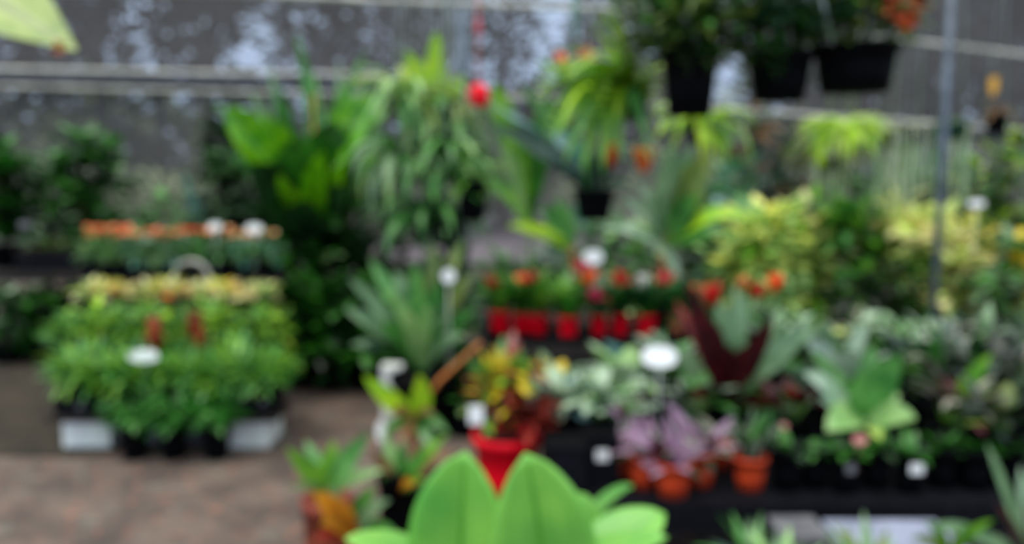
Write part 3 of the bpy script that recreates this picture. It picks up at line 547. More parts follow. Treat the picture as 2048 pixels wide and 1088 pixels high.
o = basket('hanging_basket', 'black basket with light green trailing leaves below the red ball', 945, 362, 440, 5.3, 66, 5.6, ['pale', 'bright', 'mid'], foliage=lambda k, h, r: (spray(k, (0,0,h), 30, .26, .045, (0,80), (60,130), 'lance', (0,1,2)), bushy(k, (0,0,h+.08), .16, .12, 90, .09, .04, (0,1,2))), cat='hanging basket')
basket('hanging_basket', 'small black basket with greens lowest left of the mauve gap', 895, 450, 492, 5.3, 70, 5.6, ['mid', 'dark'], foliage=lambda k, h, r: (spray(k, (0,0,h), 30, .22, .04, (0,80), (60,120), 'lance', (0,1))))
o = thing('climbing_plant', 'yellow-green upright leaves reaching above the hanging ferns', 'hanging plant', P(880, 300, 5.9)); k = MB()
for a, b, w_ in (((880,290,5.9),(872,62,5.7),40),((880,280,5.9),(812,100,5.7),30),((885,280,5.9),(925,150,5.7),34),((880,290,5.9),(845,120,5.8),26),((880,290,5.9),(890,140,5.8),34)): pleaf(k, o, a, b, w_, 0, 'paddle', (0,-.05,.1))
k.build('foliage', 'lime', o); pot(o, .09, .1); k = MB(); k.tube([(0,0,.1),(0,5.6-5.9,OH[5.6]-P(880,300,5.9).z)], .003, 0, 5); k.build('hanger_wire', 'wire', o)
# broad leaves right of the ball
o = thing('broad_leaf_plant', 'potted plant with arching broad leaves just right of the red ball', 'potted plant', (X(1060, 6.2, .4), 6.2, 0)); pot(o, .2, .3); k = MB()
for a, b, w_, mi in (((1060,480,6.2),(985,165,6.0),44,0),((1060,480,6.2),(1100,190,6.0),56,1),((1060,480,6.2),(1000,290,6.0),30,2),((1060,480,6.2),(965,370,6.0),34,0),((1062,480,6.2),(1040,235,6.1),44,0)): pleaf(k, o, a, b, w_, mi, 'paddle', (.0,0,.28), .25, 4, 10)
k.build('foliage', ['bright', 'deep', 'pale'], o); k = MB(); k.tube([(0,0,.25),rel(o, P(1060,485,6.2))], .02, 0, 6); k.build('stem', 'greenstem', o)

# ---------------------------------------------------------------- right background
for px, py, d, L, m_, lab in ((1685, 245, 5.9, .42, ['lime','yelgreen','lime'], 'bright lime fern hanging before the far net at right'),):
    o = basket('hanging_fern', lab, px, 262, 300, d, 60, 5.6, m_, foliage=lambda k, h, r: (fern(k, (0,0,h), 34, .42, (0,60), (90,160), .03, .06, (0,1,2)), spray(k, (0,0,h), 60, .4, .055, (0,70), (90,150), 'lance', (0,1,2))), cat='hanging plant')
def moss(lab, px, py, d, w_, hpx, potm, mats, n=26, name='hanging_moss'):
    def g_(k, h, r):
        for i in range(n):
            a = U(0,6.3); q = r*U(.5,1.1); L = hpx/F*d*U(.6,1.05); x = math.cos(a)*q; y = math.sin(a)*q; pts = [V((x*.8,y*.8,h)), V((x*1.2,y*1.2,h*.9))] + [V((x*1.2+U(-.012,.012), y*1.2+U(-.01,.01), h*.8-L*j/6)) for j in range(1,7)]
            ribbon(k, pts, .011, V((1,U(-.6,.6),0)), 'strap', R.randrange(len(mats)), .2)
        bushy(k, (0,0,h), r*.9, .03, 40, .05, .02, (0,), shell=.1)
    return basket(name, lab, px, py-16, py+18, d, w_, 5.6, mats, foliage=g_, potm=potm, cat='hanging plant', fp='strands')
moss('small black hanging pot trailing pale strands, just right of the lime fern', 1772, 278, 5.8, 34, 165, 'blackpot', ['moss', 'greygreen'])
moss('small black hanging pot trailing pale strands, second right of the lime fern', 1823, 268, 5.7, 40, 175, 'blackpot', ['moss', 'greygreen'])
moss('dark green round hanging pot trailing fine strands beside the slim post', 1905, 262, 5.6, 68, 190, 'greenpot', ['greygreen', 'mid', 'moss'], 26)
moss('small dark hanging pot trailing strands behind the lime fern', 1660, 330, 6.2, 60, 120, 'blackpot', ['moss', 'olive'])
basket('hanging_basket', 'small dark basket rightmost on the rear pipe', 1992, 230, 268, 5.6, 44, 5.6, ['olive','tan'], foliage=lambda k, h, r: spray(k, (0,0,h), 20, .16, .03, (10,80), (60,120), 'lance', (0,1)))
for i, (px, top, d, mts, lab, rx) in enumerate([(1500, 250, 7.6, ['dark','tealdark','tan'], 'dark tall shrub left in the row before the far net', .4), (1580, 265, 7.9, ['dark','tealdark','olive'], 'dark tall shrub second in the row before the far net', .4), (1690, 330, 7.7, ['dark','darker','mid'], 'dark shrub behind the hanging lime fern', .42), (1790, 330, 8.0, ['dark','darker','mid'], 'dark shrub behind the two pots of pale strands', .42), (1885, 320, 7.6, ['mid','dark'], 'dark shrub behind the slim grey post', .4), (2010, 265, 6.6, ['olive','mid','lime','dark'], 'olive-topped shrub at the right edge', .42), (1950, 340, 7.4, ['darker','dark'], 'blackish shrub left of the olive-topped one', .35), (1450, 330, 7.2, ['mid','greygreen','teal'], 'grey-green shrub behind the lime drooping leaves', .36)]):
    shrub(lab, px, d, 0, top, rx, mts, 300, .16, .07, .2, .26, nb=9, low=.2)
k = MB(); c = P(1987, 168, 9.6); k.box((0,0,0), (.09,.01,.16)); k.box((0,0,-.1), (.04,.01,.06)); tag(k.build('yellow_tag', 'yellowtag', None, False, c), 'small yellow-orange tag fixed on the far right net', 'tag')
k = MB(); k.tube([V((0,0,0)), P(1987, 95, 9.6)-c], .003); t_ = k.build('tag_string', 'wire', bpy.data.objects['yellow_tag'])

# ---------------------------------------------------------------- red-pot bench
bx0, bx1 = X(955, 5.2, .6), X(1640, 5.2, .6)
bench('plant_bench', 'dark bench in the middle carrying the red-potted plants', bx0, bx1, 4.85, 6.1, .56, skirt=.14)
traybox('plant_tray', 'black tray under the red pots at the left of the middle bench', X(975, 5.1, .6), X(1165, 5.1, .6), 4.9, 5.35, .56, .05)
traybox('plant_tray', 'black tray under the red pots in the centre of the middle bench', X(1175, 5.1, .6), X(1345, 5.1, .6), 4.9, 5.35, .56, .05)
RP = [(1000, 5.2, .065, 'redpot'), (1045, 5.22, .065, 'redpot'), (1078, 5.18, .065, 'redpot'), (1137, 5.0, .06, 'redpot'), (1197, 5.05, .05, 'redpot'), (1240, 5.08, .055, 'redpot'), (1293, 5.05, .062, 'redpot'), (1355, 5.1, .05, 'coral')]
FL = {0: [(983,563,'crimson',26)], 1: [(1045,555,'orange',22)], 2: [(1063,553,'crimson',24)], 3: [(1162,530,'pink',26),(1178,552,'orange',32),(1190,587,'pink',26)], 4: [(1215,600,'coral',10)], 5: [(1241,556,'red',30)], 6: [(1325,553,'red',32)], 7: [(1285,562,'whitepetal',28)]}
nm = ['first', 'second', 'third', 'fourth', 'fifth', 'sixth', 'seventh', 'eighth']
fld = ['a crimson bloom', 'an orange bloom', 'a dark red bloom', 'pink and orange-red blooms', 'a tiny coral bud', 'an upright red bloom', 'a bright red bloom leaning right', 'a white bloom']
for i, (px, d, r, m_) in enumerate(RP):
    o = thing('red_potted_plant', f'{nm[i]} from left of the red-potted plants, with {fld[i]}', 'potted plant', (X(px, d, .65), d, .569))
    pot(o, r, .145 if i not in (1,2) else .12, m_); k = MB(); spray(k, (0,0,.13), 40, .26, .042, (48,88), (10,60), 'lance', (0,0,1)); bushy(k, (0,0,.27), .09, .09, 60, .1, .04, (0,1), shell=.2, droop=(0,30)); k.build('foliage', ['beddeep', 'bright', 'mid'] if i < 4 else ['beddeep', 'tealdark', 'mid'], o)
    for x, y, c_, s_ in FL[i]:
        k = MB(); p = rel(o, P(x, y, d-.12)); q = s_/F*d/2; k.tube([(0,0,.1), (p.x*.5, p.y*.5, p.z*.6), p-V((0,0,q))], .004, 1, 5)
        for j in range(14): blade(k, p-V((0,0,q*1.1)), j*2.4, D(U(35,85)), D(U(0,40)), q*2.3, q*.95, 'lance', 0, segs=4)
        k.build('flower', [c_, 'greenstem'], o)
# taller flowering bromeliads on the right part of that bench
BR = [(1425, 583, 'red', 34, 1.5, 'tall narrow red bloom behind the maroon blades'), (1487, 562, 'coral', 20, 1, 'small coral bloom, between two red ones'), (1515, 580, 'red', 26, 1, 'small red bloom left of the vermilion one'), (1550, 562, 'orange', 30, 1.3, 'vermilion bloom rightmost in its row'), (1556, 648, 'crimson', 26, 1, 'low crimson bloom beneath the vermilion one'), (1388, 575, 'coral', 14, 1, 'thin orange bloom left of the tall red one')]
for px, py, c_, s_, tall, lab in BR:
    d = 4.95 if py < 600 else 4.9; o = thing('flowering_bromeliad', 'bromeliad with a ' + lab, 'potted plant', (X(px, d, .6), d+.12, .56)); pot(o, .055, .12); k = MB()
    spray(k, (0,0,.1), 18, .27, .04, (25,80), (30,90), 'strap', (0,0,1)); k.build('foliage', ['greygreen', 'mid', 'olive'], o); k = MB(); p = rel(o, P(px, py, d)); q = s_/F*d/2; k.tube([(0,0,.1), p-V((0,0,q))], .005, 1, 5)
    for j in range(18): blade(k, p-V((0,0,q*1.3*tall*(1-j/18*.8))), j*2.4, D(U(45,85)), D(U(0,40)), q*1.8*tall**.5, q, 'lance', 0, segs=4)
    k.build('flower', [c_, 'greenstem'], o)
label_card('white plant label standing above the pink bloom', 1186, 514, 5.25, 40, 28, .62)
label_card('small white plant label on the grey spear leaves', 897, 552, 4.7, 26, 28, .45)
# mid-height foliage behind the red pots
for px, top, d, zb, mts, rx, lab in ((1150, 425, 6.5, 0, ['teal','pale','greygreen'], .25, 'pale teal shrub behind the hanging palm pot'), (1250, 440, 6.3, 0, ['mid','greygreen','pale'], .36, 'grey-green shrub behind the red pots'), (1340, 430, 6.4, 0, ['mid','deep','pale'], .34, 'green shrub behind the sixth and seventh red pots'), (1440, 400, 6.4, 0, ['bluegrey','mid','greygreen'], .3, 'blue-grey shrub behind the fan leaves'), (1010, 520, 6.6, 0, ['deep','mid'], .3, 'low green shrub behind the first red pots'), (1095, 515, 6.7, 0, ['deep','mid','greygreen'], .3, 'low green shrub in front of the mauve gap'), (1500, 430, 6.2, 0, ['bed','pale','silver'], .36, 'pale mottled shrub left of the yellow crotons')):
    shrub(lab, px, d, zb, top, rx, mts, 210, .15, .07, .18, .24, nb=7)
o = thing('slender_plant', 'slender plant with a few light leaves before the mauve gap', 'potted plant', (X(1140, 6.2, .5), 6.2, 0)); pot(o, .14, .24); k = MB()
for a, b, w_, mi in (((1140,500,6.2),(1015,452,6.0),30,0),((1140,490,6.2),(1075,460,6.0),22,0),((1140,490,6.2),(1080,418,6.0),40,1),((1145,500,6.2),(1110,400,6.1),36,1)): pleaf(k, o, a, b, w_, mi, 'oval', (0,0,.1))
k.build('foliage', ['lime', 'bed'], o); k = MB(); k.tube([(0,0,.2), rel(o, P(1150,560,6.2)), rel(o, P(1142,490,6.2))], .012, 0, 6); k.build('stem', 'orangestem', o)
# fan leaves
o = thing('fan_palm', 'fan-leaved palm with folded olive blades in the centre right', 'palm', (X(1325, 5.6, .5), 5.6, .56)); pot(o, .13, .2); k = MB()
for a, b, w_, mi, bd in (((1325,480,5.5),(1345,275,5.3),60,0,(0,0,.1)), ((1325,480,5.5),(1425,300,5.3),84,1,(0,0,.05)), ((1322,480,5.5),(1275,365,5.3),34,2,(0,0,.1)), ((1330,490,5.5),(1510,440,5.2),38,3,(0,-.1,.22)), ((1330,490,5.5),(1400,390,5.3),60,4,(0,0,.1)), ((1325,480,5.5),(1245,400,5.3),28,2,(0,0,.1)), ((1330,500,5.5),(1460,470,5.2),40,4,(0,-.1,.12)), ((1320,500,5.5),(1210,460,5.3),26,2,(0,0,.12)), ((1330,480,5.5),(1385,285,5.4),50,0,(0,0,.05)), ((1360,560,5.3),(1310,480,5.2),24,2,(0,0,.05))):
    pleaf(k, o, a, b, w_, mi, 'lance', bd, .3, 4, 10)
k.build('foliage', ['greygreen', 'olive', 'silver', 'lime', 'mid'], o); k = MB(); k.tube([(0,0,.15), rel(o, P(1325,485,5.5))], .014, 0, 6); k.build('stem', 'orangestem', o)
# yellow crotons
bench('plant_bench', 'low dark bench at right carrying the yellow-green shrubs', X(1450, 5.9), X(2250, 5.9), 5.35, 6.5, .42)
for px, top, d, mts, rx, lab in ((1530, 420, 5.8, ['yelgreen','bright','yellow','pale'], .34, 'lime-yellow croton leftmost of the yellow shrubs'), (1610, 415, 5.9, ['yelgreen','yellow','cream','bright'], .34, 'yellow croton second from left of the yellow shrubs'), (1700, 405, 5.7, ['mid','bed','bright'], .2, 'greener croton in the middle of the yellow shrubs'), (1790, 405, 5.9, ['cream','yelgreen','yellow'], .34, 'pale gold croton left of the slim post'), (1845, 435, 5.6, ['yelgreen','cream'], .28, 'pale croton directly behind the slim post'), (1925, 455, 5.9, ['yellow','gold','olive','mid'], .34, 'golden croton right of the slim post'), (2030, 470, 5.7, ['mid','greygreen','gold'], .34, 'green and gold croton at the right edge')):
    shrub(lab, px, d, .42, top, rx, mts, 300, .17, .075, .14, .18, nb=9, shape='lance', low=.22)
for px, top, d, mts, rx, lab in ((1560, 505, 5.4, ['yelgreen','pale','olive'], .2, 'small yellow-green shrub below the leftmost croton'), (1765, 540, 5.15, ['darker','darker','dark'], .26, 'low dark shrub in the hollow under the middle yellow shrubs'), (1830, 510, 5.4, ['olive','mid'], .16, 'small olive shrub at the foot of the slim post'), (1990, 530, 5.2, ['mid','dark','greygreen'], .3, 'dark green shrub at the right edge under the crotons')):
    shrub(lab, px, d, .42, top, rx, mts, 130, .12, .05, .1, .12, nb=6, shape='lance')
label_card('white plant label against the dark right background', 1953, 407, 5.5, 34, 15, .6)

# ---------------------------------------------------------------- near right bench
bench('plant_bench', 'near black bench at right carrying terracotta and black pots', X(1085, 3.3, .42), X(2350, 3.3, .42), 2.84, 4.3, .42, m='blackplastic', skirt=.1)
TP = [(1247, 3.12, .05, .12, 'small terracotta pot leftmost, half behind its neighbour', .44), (1287, 3.0, .055, .125, 'terracotta pot second from left under the purple leaves', .44), (1346, 2.92, .066, .125, 'largest nearest terracotta pot under the purple leaves', .44), (1402, 3.02, .055, .125, 'terracotta pot just right of the largest one', .44), (1441, 3.2, .05, .12, 'dim terracotta pot behind, between two brighter ones', .44)]
PUR = {0: [((1250,850),(1215,820),22), ((1250,850),(1235,800),20)], 1: [((1290,900),(1235,870),28), ((1290,900),(1260,830),30), ((1290,890),(1300,830),24)], 2: [((1345,940),(1250,860),34), ((1345,940),(1300,880),34), ((1345,930),(1330,830),30), ((1345,935),(1390,895),34), ((1345,935),(1415,890),28), ((1345,930),(1370,850),34), ((1345,935),(1290,905),30)], 3: [((1400,925),(1440,870),26), ((1400,920),(1330,800),30), ((1400,920),(1380,840),32), ((1400,920),(1470,835),20)], 4: [((1440,910),(1465,850),20), ((1440,910),(1420,860),24)]}
for i, (px, d, r, h, lab, _) in enumerate(TP):
    o = thing('terracotta_plant', lab + ', purple-leaved', 'potted plant', (X(px, d, .5), d, .42)); pot(o, r, h, 'terracotta'); k = MB()
    for a, b, w_ in PUR[i]: pleaf(k, o, (a[0], a[1], d), (b[0], b[1], d-U(0,.15)), w_, R.choice((0,0,1)), 'lance', (0,0,.04))
    spray(k, (0,0,h*.9), 14, .16, .05, (15,80), (20,90), 'lance', (0,0,2,3)); k.build('foliage', ['purple', 'maroon', 'dark', 'pinkgreen'], o)
o = thing('terracotta_plant', 'rightmost terracotta pot, holding a green cactus-like plant', 'potted plant', (X(1500, 2.98, .5), 2.98, .42)); pot(o, .06, .122, 'terracotta'); k = MB()
for j in range(26): blade(k, (0,0,.1), j*2.4, D(U(50,88)), D(U(-10,40)), U(.12,.22), .035, 'strap', R.choice((0,0,1,2)), segs=4)
k.build('foliage', ['mid', 'varieg', 'dark'], o)
# silvery plants and black pots
def leafy(lab, px, d, zb, potr, poth, n, L, W, mats, e=(15,80), droop=(30,100), shape='oval', name='foliage_plant', potm='blackpot', stemh=0, rz=0):
    o = thing(name, lab, 'potted plant', (X(px, d, zb+poth), d, zb), rz); pot(o, potr, poth, potm); k = MB(); f = MB()
    for i in range(n):
        a = i*2.4+U(-.3,.3); e_ = U(*e); l = U(.4,1)*(.12+stemh); p1 = V((math.cos(a)*.05, math.sin(a)*.05, poth*.9+l)); k.tube([(0,0,poth*.8), p1], .004, 0, 5)
        blade(f, p1, a, D(e_), D(U(*droop)), L*U(.75,1.15), W*U(.8,1.15), shape, R.randrange(len(mats)), segs=6, across=4, wave=.06)
    k.build('stem', 'greenstem', o); f.build('foliage', mats, o); return o
leafy('silvery green plant in a black pot beside the croton', 1122, 3.4, .42, .09, .16, 40, .17, .07, ['silver','bluegrey','varieg'])
leafy('silvery mottled plant in a black pot left of the purple leaves', 1195, 3.32, .42, .09, .16, 42, .17, .065, ['silver','varieg','pale'])
leafy('pale leafed plant in a black pot directly behind the purple leaves', 1262, 3.75, .42, .09, .16, 34, .19, .08, ['silver','pale','varieg'])
leafy('green and white plant behind the large white label', 1350, 3.9, .42, .09, .18, 24, .18, .08, ['bed','varieg','silver'])
leafy('dull pink-veined plant low behind the purple leaves', 1240, 3.3, .42, .06, .12, 14, .12, .06, ['pinkgreen','silver'])
leafy('deep green mottled plant under the maroon blades', 1395, 3.45, .42, .08, .14, 20, .15, .07, ['mid','varieg','dark'])
leafy('deep green glossy plant between maroon blades and cactus-like plant', 1560, 3.45, .42, .07, .12, 16, .12, .05, ['varieg','mid','silver'])
o = thing('nursery_box', 'tall black box-like pot at the left end of the near bench', 'pot', (X(1130, 3.0, .5), 3.02, .42)); k = MB(); k.box((0,0,.08), (.14,.2,.16)); k.build('body', 'blackplastic', o, False); k = MB(); k.box((0,0,.165), (.15,.21,.012)); k.build('rim', 'blackpot', o, False)
o = thing('nursery_box', 'black box-like pot with a white tag left of the terracotta pots', 'pot', (X(1200, 3.1, .5), 3.12, .42)); k = MB(); k.box((0,0,.085), (.13,.2,.17)); k.build('body', 'blackplastic', o, False); k = MB(); k.box((0,0,.175), (.14,.21,.012)); k.build('rim', 'blackpot', o, False)
k = MB(); k.box((0,-.103,.11), (.045,.006,.038)); k.build('tag', 'whiteplastic', o, False)
label_card('large white oval plant label on a tall stake above the purple leaves', 1319, 713, 3.3, 72, 40, .5, tilt=.5)
# maroon bromeliad
o = thing('maroon_bromeliad', 'dark maroon upright bromeliad in the middle of the near bench', 'potted plant', (X(1455, 3.6, .5), 3.6, .42)); pot(o, .12, .17); k = MB(); Bm = (1452, 815, 3.6)
for b, w_, mi in (((1372,560,3.45),38,0),((1545,635,3.45),44,0),((1400,720,3.25),32,0),((1500,690,3.35),46,0),((1460,690,3.45),44,0),((1425,640,3.55),34,0),((1350,600,3.65),22,1),((1600,800,3.35),50,0),((1480,585,3.65),46,2),((1440,600,3.75),36,2),((1640,655,3.55),46,2),((1580,720,3.45),40,2),((1530,700,3.65),36,2),((1380,790,3.25),36,0),((1320,690,3.65),30,2),((1560,640,3.75),34,2)):
    pleaf(k, o, Bm, (b[0], b[1], b[2]), w_*1.1, mi, 'strap', (0,0,.05 if mi < 2 else .1), .35, 2, 10)
k.build('foliage', ['maroon', 'redleaf', 'greygreen'], o)
leafy('small dark red leaved plant right of the maroon bromeliad', 1590, 3.35, .42, .06, .15, 14, .12, .08, ['maroon','redleaf','dark'])
# big light green leaves
o = thing('big_leaf_plant', 'plant with broad light green leaves on the near bench at right', 'potted plant', (X(1715, 3.25, .6), 3.25, .42)); pot(o, .1, .19); k = MB(); B_ = (1722, 850, 3.25)
for a, b, w_, mi, bd in (((1722,840,3.2),(1802,708,3.05),92,0,(-.05,0,.03)), ((1718,850,3.2),(1608,745,3.1),48,1,(0,0,.06)), ((1722,835,3.2),(1652,862,3.0),66,2,(0,-.02,.06)), ((1722,850,3.2),(1832,838,3.0),60,2,(0,0,.05)), ((1722,850,3.2),(1690,760,3.2),40,4,(0,0,.03)), ((1722,850,3.2),(1640,800,3.1),44,1,(0,0,.05)), ((1722,850,3.2),(1800,790,3.2),50,2,(0,0,.05)), ((1722,850,3.2),(1745,690,3.3),50,4,(0,0,.03)), ((1722,850,3.2),(1620,700,3.4),44,4,(0,0,.06)), ((1722,860,3.2),(1760,880,3.0),40,3,(0,0,.05))):
    pleaf(k, o, a, b, w_, mi, 'oval', bd, .2, 4, 10, wave=.04)
k.build('foliage', ['bed', 'silver', 'pale', 'yelgreen', 'mid'], o)
o = thing('white_leaf_plant', 'plant with one large whitish leaf behind the broad light green one', 'potted plant', (X(1670, 3.7, .6), 3.7, .42)); pot(o, .09, .16); k = MB()
for a, b, w_, mi in (((1680,780,3.7),(1612,680,3.6),44,0),((1680,780,3.7),(1700,700,3.6),50,1),((1680,780,3.7),(1610,760,3.5),34,2),((1680,780,3.7),(1640,640,3.7),34,2),((1680,780,3.7),(1735,650,3.7),34,1),((1680,790,3.7),(1560,740,3.6),30,2)): pleaf(k, o, a, b, w_, mi, 'oval', (0,0,.08), .2, 4)
k.build('foliage', ['whiteleaf', 'silver', 'greygreen'], o)
# mixed foliage of the near bench's rear right
MX = [(1600, 4.15, ['greygreen','mid','silver'], 'grey-green plant behind the whitish leaf'), (1700, 4.2, ['yelgreen','pinkgreen','silver'], 'pinkish green plant behind the whitish leaf'), (1790, 4.1, ['mid','greygreen','bed'], 'fresh green plant before the foot of the slim post'), (1870, 3.95, ['greygreen','varieg','pinkgreen'], 'pale-veined plant in front of the slim post'), (1960, 4.0, ['varieg','dark','greygreen'], 'striped plant right of the slim post'), (2050, 4.0, ['darker','dark'], 'dark plant at the right edge behind the striped one'), (1880, 3.5, ['pinkgreen','dark','mid'], 'pink-tinged plant right of the broad light green one'), (1960, 3.45, ['dark','pinkgreen','darker'], 'dusky mottled plant on the near bench at right'), (2035, 3.4, ['dark','darker','pinkgreen'], 'dusky plant cut by the right edge'), (1830, 3.65, ['tealdark','silver','dark'], 'teal-leaved plant between the slim post and broad leaves'), (1920, 3.15, ['dark','pinkgreen','maroon'], 'dark reddish plant above the rightmost black pots'), (2000, 3.1, ['dark','olive','darker'], 'low dark plant in front at the right edge'), (1545, 4.05, ['mid','greygreen','varieg'], 'green plant between the maroon blades and whitish leaf'), (1590, 3.8, ['dark','mid'], 'dark plant behind the small red leaved one')]
for i, (px, d, mts, lab) in enumerate(MX):
    leafy(lab, px, d, .42, .09, .17, 26, .18, .08 if i % 2 else .055, mts, (15,80), (20,90), 'oval' if i % 2 else 'lance', stemh=.12 if d > 3.3 else .03)
o = thing('lime_blade_plant', 'plant with one lime blade crossing the dusky leaves at right', 'potted plant', (X(1890, 3.3, .6), 3.32, .42)); pot(o, .07, .14); k = MB(); pleaf(k, o, (1890,850,3.3), (1985,705,3.2), 40, 0, 'lance', (0,0,.05)); pleaf(k, o, (1890,850,3.3), (1870,790,3.2), 20, 0, 'lance'); pleaf(k, o, (1890,850,3.3), (1905,830,3.1), 26, 0, 'oval'); k.build('foliage', 'bright', o)
# row of black pots along the front of the bench
BP = [(1572, 2.98), (1628, 3.0), (1688, 2.96), (1752, 3.0), (1818, 2.96), (1882, 3.0), (1950, 2.98), (2020, 3.0)]
bl = ['leftmost black pot in the front row, beside the terracotta pots', 'black pot second in the front row, right of the terracotta pots', 'black pot with a small grey tag under the broad green leaves', 'black pot under the pinkish tag', 'black pot with a white tag in the front row', 'black pot just right of the white-tagged one', 'black pot second from the right edge', 'black pot at the right edge of the front row']
for i, (px, d) in enumerate(BP):
    o = thing('nursery_pot', bl[i], 'potted plant', (X(px, d, .5), d, .42)); pot(o, .055, .155); k = MB(); spray(k, (0,0,.13), 12, .12, .04, (20,80), (40,100), 'oval', (0,1)); k.build('foliage', ['dark', 'deep'], o)
    if i in (2, 4): k = MB(); k.box((0,-.058,.1), (.03 if i == 2 else .045,.006,.03 if i == 2 else .035)); k.build('tag', 'greyblock' if i == 2 else 'whiteplastic', o, False)
label_card('pinkish plant tag above the black front-row pots', 1720, 880, 2.93, 30, 18, .50, 'pinktag')
label_card('tiny pink tag under the small red leaved plant', 1568, 853, 3.1, 14, 14, .50, 'pinktag')
# blades at the right edge, front floor
o = thing('blade_leaf_plant', 'tall green blade-leaved plant in the near right corner', 'potted plant', (X(2060, 2.3, .2), 2.3, 0)); pot(o, .13, .3); k = MB()
for b, w_, mi in (((1972,885,2.3),26,0),((2010,960,2.2),26,0),((2040,930,2.3),22,1),((2075,900,2.3),30,0),((1990,1010,2.1),26,2),((1860,1050,2.1),34,0),((2050,1000,2.1),26,2)): pleaf(k, o, (2060,1130,2.3), b, w_, mi, 'strap', (-.02,0,.06), .3)
k.build('foliage', ['greygreen', 'silver', 'maroon', 'bright'], o)
o = thing('lime_leaf_plant', 'low lime-leaved plant at the bottom right', 'potted plant', (X(1900, 2.2, .2), 2.2, 0)); pot(o, .11, .28); k = MB()
for b, w_, mi in (((1850,1045,2.1),26,0),((1960,1050,2.1),26,0),((1910,1055,2.05),24,1),((1990,1040,2.1),20,0),((1820,1080,2.1),24,1)): pleaf(k, o, (1900,1120,2.2), b, w_, mi, 'lance', (0,0,.05))
spray(k, (0,0,.26), 14, .2, .05, (20,80), (40,90), 'lance', (0,1)); k.build('foliage', ['bright', 'olive'], o)
for px, d, lab, sz in ((1800, 2.5, 'pale lidded crate on the floor in front of the near bench', (.34,.36,.40)), (1590, 2.62, 'greyish lidded box on the floor left of the pale crate', (.12,.14,.41))):
    k = MB(); k.box((0,0,sz[2]/2), sz); o = k.build('storage_crate', 'whiteblock' if px > 1700 else 'greyblock', None, False, (X(px, d, .1), d, 0)); tag(o, lab, 'crate'); b = o.modifiers.new('edge', 'BEVEL'); b.width = .012; b.segments = 3
    k = MB(); k.box((0,0,sz[2]+.01), (sz[0]+.03, sz[1]+.03, .02)); k.build('lid', 'paleblue' if px > 1700 else 'greyblock', o, False)
for px, d, mts, lab in ((1505, 2.35, ['greygreen','mid','tealdark'], 'grey-green plant at the bottom edge right of the front leaves'), (1560, 2.25, ['greygreen','pale'], 'pale plant at the bottom edge under the rightmost terracotta pot'), (1650, 2.2, ['greygreen','mid','silver'], 'grey leaved plant at the bottom edge under the black pots'), (1735, 2.25, ['olive','greygreen'], 'olive bladed plant at the bottom edge before the pale crate')):
    o = thing('rosette_plant', lab, 'potted plant', (X(px, d, .2), d, 0)); pot(o, .11, .40); k = MB(); spray(k, (0,0,.39), 20, .22, .04, (40,85), (20,80), 'lance', tuple(range(len(mts)))); k.build('foliage', mts, o)

# ---------------------------------------------------------------- middle foreground
o = thing('spear_leaf_plant', 'grey-green bromeliad with fanned spear leaves beside the path', 'potted plant', (X(850, 5.0, .3), 5.0, 0)); pot(o, .2, .36); k = MB(); Bs = (845, 745, 5.0)
for b, w_, mi in (((700,560,4.8),36,0),((690,620,4.8),40,0),((720,700,4.7),34,2),((745,590,4.9),40,1),((790,540,5.0),40,0),((830,520,4.9),40,4),((870,490,5.1),36,3),((925,480,5.1),40,3),((950,540,5.0),34,3),((905,520,4.9),36,2),((950,620,4.8),34,1),((880,560,4.8),44,4),((760,650,4.7),40,1),((810,620,4.7),40,5),((930,670,4.7),30,0),((740,520,5.2),36,4),((780,580,4.8),28,5),((900,600,4.8),36,0),((965,700,4.7),26,2),((700,690,4.8),30,0),((860,610,4.7),34,5)):
    pleaf(k, o, Bs, b, w_, mi, 'strap', (0,0,.12), .35, 2, 9)
k.build('foliage', ['greygreen', 'mid', 'dark', 'olive', 'bed', 'pale'], o)
k = MB(); k.box((0,0,.17), (.13,.12,.34)); tag(k.build('white_post_block', 'whiteblock', None, False, (X(783, 5.3, .3), 5.35, 0)), 'white block half hidden left of the spear-leaved plant', 'block')
shrub('dark undergrowth shrub behind the spear leaves', 890, 5.7, 0, 520, .28, ['dark','mid'], 180, .16, .07, .16, .25)
shrub('dark shrub right of the spear-leaved plant, on the floor', 935, 5.0, 0, 700, .18, ['darker','dark','mid'], 110, .12, .05, .14, .22)
# yellow-green forked plant
o = thing('forked_leaf_plant', 'plant with two yellow-green leaves on a rusty stem beside the path', 'potted plant', (X(835, 3.6, .2), 3.6, 0)); pot(o, .14, .24); k = MB(); B_ = (828, 835, 3.6)
for b, w_, mi, bd in (((728,752,3.5),40,0,(0,0,-.02)), ((838,748,3.5),44,0,(.05,0,0)), ((780,830,3.4),30,1,(0,0,.04)), ((870,830,3.4),22,1,(0,0,.04)), ((760,880,3.4),22,2,(0,0,.06)), ((900,870,3.5),26,2,(0,0,.06)), ((800,900,3.4),34,1,(0,0,.06)), ((880,930,3.4),34,2,(0,0,.06))): pleaf(k, o, B_, b, w_, mi, 'oval' if mi == 0 else 'lance', bd, .3)
k.build('foliage', ['lime', 'tan', 'mid'], o); k = MB(); k.tube([(0,0,.2), rel(o, P(828,930,3.6)), rel(o, P(828,830,3.6))], .014, 0, 7); k.tube([rel(o, P(842,815,3.6)), rel(o, P(880,760,3.6)), rel(o, P(962,685,3.6))], .012, 0, 7, .009); k.build('stem', ['orangestem', 'olive'], o)
for b, w_ in (((770,815,3.6),0),): pass
label_card('white plant label standing by the path left of the forked leaves', 762, 862, 3.7, 20, 44, .3)
